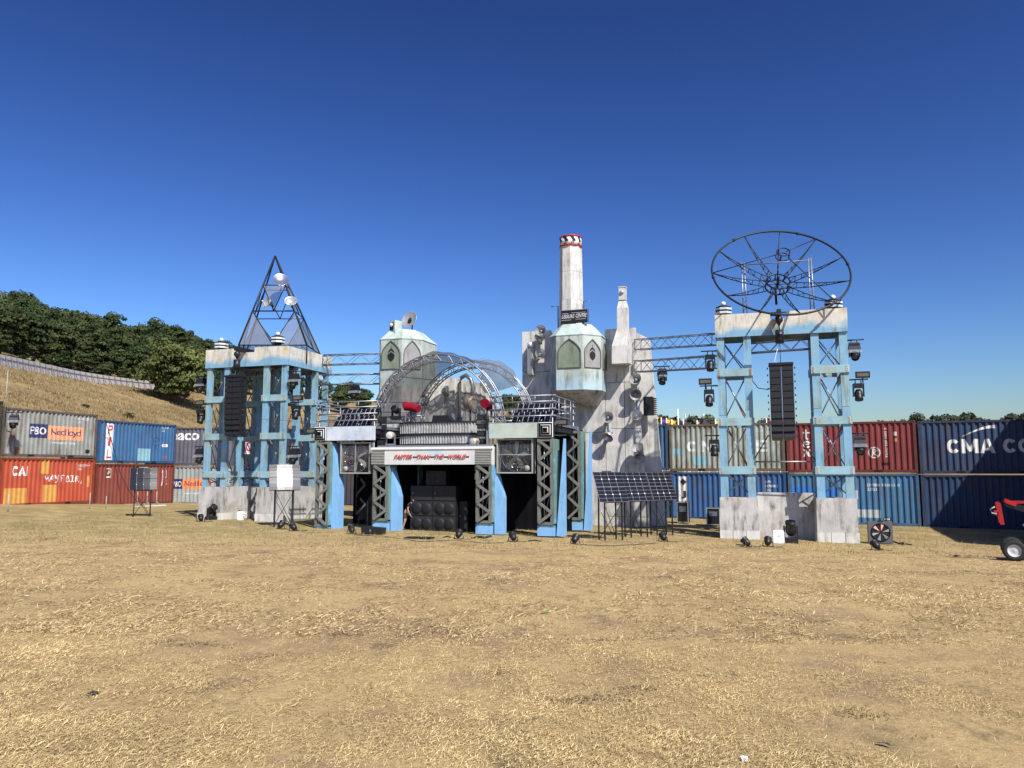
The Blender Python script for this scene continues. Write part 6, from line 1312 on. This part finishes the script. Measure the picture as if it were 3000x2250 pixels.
# ------------------------------------------------------------------ person bending beside the speakers
def person():
    ps = S.hit(1184, 1550, .8)[0]; o = root('person', 'person in dark top and shorts bending forward beside the speaker stack', 'person', S.w(ps, .8), S.yaw)
    def skin(name, pts, edges, m, parent, lv=2):
        me = bpy.data.meshes.new(name); me.from_pydata([p[:3] for p in pts], edges, []); ob = bpy.data.objects.new(name, me); COL.objects.link(ob)
        sm = ob.modifiers.new('skin', 'SKIN'); sm.use_smooth_shade = True
        for i, p in enumerate(pts): me.skin_vertices[0].data[i].radius = (p[3], p[4] if len(p) > 4 else p[3]); me.skin_vertices[0].data[i].use_root = i == 0
        ob.modifiers.new('sub', 'SUBSURF').levels = lv
        bpy.context.view_layer.update(); dg = bpy.context.evaluated_depsgraph_get(); m2 = bpy.data.meshes.new_from_object(ob.evaluated_get(dg)); bpy.data.objects.remove(ob, do_unlink=True)
        m2.materials.clear(); m2.materials.append(m); n = part(name, m2, parent); return n
    #    pelvis, waist, chest, neck, head, top | legs | arms ; x = right (towards the speakers), y = away
    P = [(0, 0, .90, .125, .1), (.04, 0, 1.06, .115, .095), (.16, 0, 1.28, .13, .1), (.24, 0, 1.41, .05), (.30, 0, 1.50, .085, .075), (.34, 0, 1.60, .07, .065),
         (-.01, -.09, .84, .085), (.03, -.11, .48, .055), (-.02, -.11, .10, .036), (.02, -.11, .04, .04, .03), (.13, -.11, .03, .03, .025),
         (-.01, .09, .84, .085), (-.05, .11, .48, .055), (-.14, .11, .10, .036), (-.10, .11, .04, .04, .03), (.02, .11, .03, .03, .025),
         (.17, -.17, 1.33, .05), (.16, -.23, 1.07, .038), (.27, -.2, .86, .027), (.31, -.19, .79, .03, .018), (.17, .17, 1.33, .05), (.25, .22, 1.08, .038), (.42, .18, 1.0, .027), (.49, .17, .99, .03, .018)]
    E_ = [(0, 1), (1, 2), (2, 3), (3, 4), (4, 5), (0, 6), (6, 7), (7, 8), (8, 9), (9, 10), (0, 11), (11, 12), (12, 13), (13, 14), (14, 15), (2, 16), (16, 17), (17, 18), (18, 19), (2, 20), (20, 21), (21, 22), (22, 23)]
    for w in (19, 23):
        b = P[w]
        for k, (dx, dy, dz) in enumerate(((.07, -.03, -.04), (.085, -.01, -.04), (.085, .01, -.045), (.07, .025, -.05), (.02, .045, -.02))):
            P.append((b[0] + dx * .5, b[1] + dy * .8, b[2] + dz * .6, .009)); P.append((b[0] + dx, b[1] + dy, b[2] + dz * 1.6, .007)); E_ += [(w, len(P) - 2), (len(P) - 2, len(P) - 1)]
    skin('body', P, E_, m_skin, o)
    skin('shirt', [(.02, 0, .98, .15, .125), (.04, 0, 1.08, .14, .12), (.16, 0, 1.28, .155, .125), (.22, 0, 1.37, .08), (.17, -.18, 1.33, .068), (.165, -.215, 1.17, .055), (.17, .18, 1.33, .068), (.225, .21, 1.17, .055)], [(0, 1), (1, 2), (2, 3), (2, 4), (4, 5), (2, 6), (6, 7)], m_dark, o)
    skin('shorts', [(0, 0, .93, .15, .125), (-.01, -.09, .82, .105), (.02, -.11, .56, .085), (-.01, .09, .82, .105), (-.04, .11, .56, .085)], [(0, 1), (1, 2), (0, 3), (3, 4)], mat('grey_shorts', (.05, .04, .045), .9), o)
    for y, x in ((-.11, .03), (.11, -.09)): skin('shoe', [(x - .04, y, .05, .05, .045), (x + .05, y, .045, .05, .04), (x + .14, y, .035, .042, .03)], [(0, 1), (1, 2)], m_dark, o)
    skin('hair', [(.285, 0, 1.57, .085, .08), (.33, 0, 1.63, .07, .068), (.24, 0, 1.54, .06, .06)], [(0, 1), (0, 2)], mat('dark_hair', (.015, .012, .01), .8), o)
    q = MB(); q.lathe([(.001, .03), (.018, .02), (.02, 0)], 8, Matrix.Translation((.385, 0, 1.515)) @ ori((1, 0, -.2))); q.build('nose', m_skin, o)
    for y in (-.03, .03): q = MB(); q.lathe([(.001, .01), (.012, .004), (.013, 0)], 8, Matrix.Translation((.372, y, 1.545)) @ ori((1, 0, -.1))); q.build('eye', m_dark, o)
    for y in (-.082, .082): q = MB(); q.lathe([(.001, .01), (.025, .004), (.027, 0)], 8, Matrix.Translation((.3, y, 1.525)) @ ori((0, y, 0))); q.build('ear', m_skin, o)
    o.rotation_euler.y = R(7); o.scale = (.9, .9, .84)
person()
# ------------------------------------------------------------------ red machine at the right edge
def machine():
    c = at(2972, 1613, 22.0); g = gz(c.x, c.y); o = root('red_loader', 'red compact loader with lifted dark arm at the right edge', 'loader', (c.x, c.y, g), R(-30)); r = .29
    for (x, y) in ((0, 0), (0, 1.1), (1.75, .05), (1.75, 1.05)):
        rr_ = r if x < 1 else .42; q = MB(); M4 = Matrix.Translation((x, y, rr_)) @ ori((0, -1, 0)); q.lathe([(rr_ * .58, -.08), (rr_ * .8, -.1), (rr_ * .97, -.09), (rr_, -.05), (rr_, .05), (rr_ * .97, .09), (rr_ * .8, .1), (rr_ * .58, .08)], 28, M4); w = q.build('tyre', m_rubber, o)
        q = MB(); q.lathe([(rr_ * .6, .085), (rr_ * .5, .03), (rr_ * .2, .05), (.001, .06)], 22, M4); q.lathe([(rr_ * .6, -.085), (.001, -.06)], 22, M4); q.build('rim', m_panelback, w)
        g_ = MB()
        for k in range(22): a = k * 2 * math.pi / 22; g_.cbox((x + math.cos(a) * rr_, y, rr_ + math.sin(a) * rr_), .03, .18, .012, Matrix.Rotation(-a + math.pi / 2, 3, 'Y'))
        g_.build('tread', m_rubber, w)
    q = MB(); q.hexa([(.38, .15, .3), (2.3, .15, .3), (2.3, 1.0, .3), (.38, 1.0, .3), (.42, .2, .62), (2.3, .2, .7), (2.3, .95, .7), (.42, .95, .62)]); q.build('body', m_red, o)
    q = MB(); q.box(-.1, .12, .1, 1.05, .22, .38); q.build('axle', m_dark, o)
    q = MB(); q.hexa([(.45, .25, .63), (1.3, .25, .7), (1.3, .9, .7), (.45, .9, .63), (.55, .3, .85), (1.3, .3, 1.0), (1.3, .85, 1.0), (.55, .85, .85)]); q.build('bonnet', m_dark, o)
    for y in (.0, 1.0): q = MB(); q.bar((-.1, y, 1.58), (1.7, y, .95), .07, .15); q.build('lift_arm', m_blackmetal, o)
    for y in (-.0, 1.0):
        q = MB(); q.bar((-.3, y, 1.6), (-.24, y, 1.0), .09, .1); q.build('arm_head', m_red, o); q = MB(); q.bar((-.12, y - .05, 1.66), (.12, y - .05, 1.56), .02, .1); q.build('arm_guard', m_red, o)
        q = MB(); q.bar((1.6, y, .3), (1.6, y, 1.1), .1, .14); q.build('arm_post', m_red, o); q = MB(); q.tube((.3, y, .95), (1.2, y, .75), .035, 8); q.build('ram', m_silver, o)
    q = MB(); q.bar((-.36, -.02, 1.3), (-.36, 1.02, 1.3), .08, .1); q.build('cross_member', m_red, o); q = MB(); q.path([(-.4, -.05, 1.5), (-.52, -.08, 1.42), (-.48, -.05, 1.32), (-.36, -.02, 1.3)], .02, 6); q.build('hydraulic_hose', m_grill, o)
    q = MB(); q.bar((-.1, 1.0, 1.6), (1.5, 1.0, 1.62), .06, .08); q.build('top_bar', m_red, o)
    q = MB(); q.box(1.4, 1.85, .35, .8, .85, .95); q.box(1.75, 1.88, .35, .8, .95, 1.4); q.build('seat', m_dark, o)
machine()
# ------------------------------------------------------------------ flags and tents beyond the right containers
def flag(px, top, w, Y, m, label, bot=1255, lean=0):
    top -= 7; w *= 1.25
    a = at(px, top, Y); g = gz(a.x, a.y); o = root('feather_flag', label, 'flag', (a.x, a.y, g), 0, 'bright flags beyond the right-hand containers'); q = MB(); q.tube((0, 0, 0), (0, 0, a.z - g), .04, 6); q.build('pole', m_whitep, o)
    h = a.z - g; ww = w / FPX * Y; zz = h - (bot - top) / FPX * Y; v = []
    for i in range(9):
        z = h - (h - zz) * i / 8; v += [(.04, .03 * math.sin(i), z), (.04 + ww * (.75 + .25 * math.sin(i * 1.7)), .15 * math.sin(i * 1.3), z - .05)]
    q = MB(); q.add(v, [(2 * i, 2 * i + 1, 2 * i + 3, 2 * i + 2) for i in range(8)], True); q.build('cloth', m, o)
for px, tp, w, m_, lb in ((1914, 1224, 13, m_yellow, 'tall yellow flag nearest the concrete tower beyond the containers'), (1937, 1230, 13, m_purple, 'purple flag between two yellow ones beyond the containers'), (1952, 1232, 12, m_yellow, 'middle yellow flag beyond the grey-green container'), (1968, 1236, 11, m_yellow, 'short yellow flag beyond the left end of the grey-green container'), (2002, 1236, 8, m_orange, 'orange-pink flag beyond the grey-green container'), (2042, 1238, 6, m_orange, 'small orange flag beyond the middle of the grey-green container'), (2096, 1236, 7, m_yellow, 'small yellow flag at the edge of the right gantry'), (2245, 1231, 9, m_cloth, 'dark red flag left of the right line array')): flag(px, tp, w, 62, m_, lb)
for px, tp, w, m_, lb in ((2062, 1232, 30, m_dark, 'black peaked tent roof beyond the grey-green container'), (2290, 1228, 42, m_purple, 'purple tent roof behind the right line array'), (2008, 1233, 14, m_dark, 'small black tent roof beyond the grey-green container')):
    a = at(px, tp - 7, 62); g = gz(a.x, a.y); o = root('peaked_tent', lb, 'tent', (a.x, a.y, g), .3); h = a.z - g; ww = w / FPX * 62 * 1.1; q = MB(); q.add([(-ww, -ww, h - 1.3), (ww, -ww, h - 1.3), (ww, ww, h - 1.3), (-ww, ww, h - 1.3), (0, 0, h)], [(0, 1, 4), (1, 2, 4), (2, 3, 4), (3, 0, 4)]); q.build('roof', m_, o)
    for x in (-1, 1):
        for y in (-1, 1): q = MB(); q.tube((x * ww * .95, y * ww * .95, 0), (x * ww * .95, y * ww * .95, h - 1.3), .04, 6); q.build('pole', m_whitep, o)
    q = MB(); q.tube((0, 0, h - .1), (0, 0, h + .35), .03, 6); q.build('finial', m_whitep, o)
a = at(1986, 1198, 150); g = gz(a.x, a.y); q = MB(); q.tube((0, 0, 0), (0, 0, a.z - g), .12, 6); o = q.build('far_mast', m_whitep); o.location = (a.x, a.y, g); tag(o, 'thin white mast beyond the far trees right of the tower', 'mast')
# fence feet in front of the left containers
for px, py, h, lb in ((22, 1500, .85, 'short grey stake by the orange container left end'), (262, 1492, .9, 'short grey stake by the orange container right end'), (310, 1490, .7, 'short grey stake before the maroon container')):
    p = ground_at(px, py); q = MB(); q.tube((0, 0, -.1), (0, 0, h), .025, 6); o = q.build('stake', m_grill); o.location = p; tag(o, lb, 'stake')
p = ground_at(430, 1484); o = root('leaning_barrier_feet', 'pale metal barrier feet against the maroon container', 'barrier', p, R(55))
for x in (-.6, 0, .6): q = MB(); q.tube((x, 0, 0), (x, 0, .9), .025, 6); q.build('post', m_grill, o); q = MB(); q.tube((x, 0, .3), (x + .25, 0, .02), .02, 6); q.build('strut', m_grill, o)
q = MB(); q.box(-.8, 1.2, -.1, .1, 0, .06); q.build('foot_plate', m_concw, o)

for i, (px, py, sz, c, lb) in enumerate(((72, 1749, .07, m_whitep, 'small white paper scrap on the grass at the far left'), (2182, 2243, .05, m_whitep, 'white scrap at the very bottom of the field'), (1594, 1798, .07, mat('green_leaf', (.07, .16, .04), .6), 'green leaf lying in the middle of the field'), (270, 2037, .06, m_rubber, 'dark flat scrap on the grass at the left'), (2590, 2187, .055, m_rubber, 'dark torn scrap near the bottom right of the field'))):
    p = ground_at(px, py); q = MB(); q.add([(-sz, -.02, .012), (-.1 * sz, -sz * .4, .03), (sz, .01, .015), (.2 * sz, sz * .5, .025), (-.6 * sz, sz * .3, .01)], [(0, 1, 4), (1, 3, 4), (1, 2, 3)]); o = q.build('litter_scrap', c); o.location = p; o.rotation_euler.z = i * 1.3; tag(o, lb, 'litter')
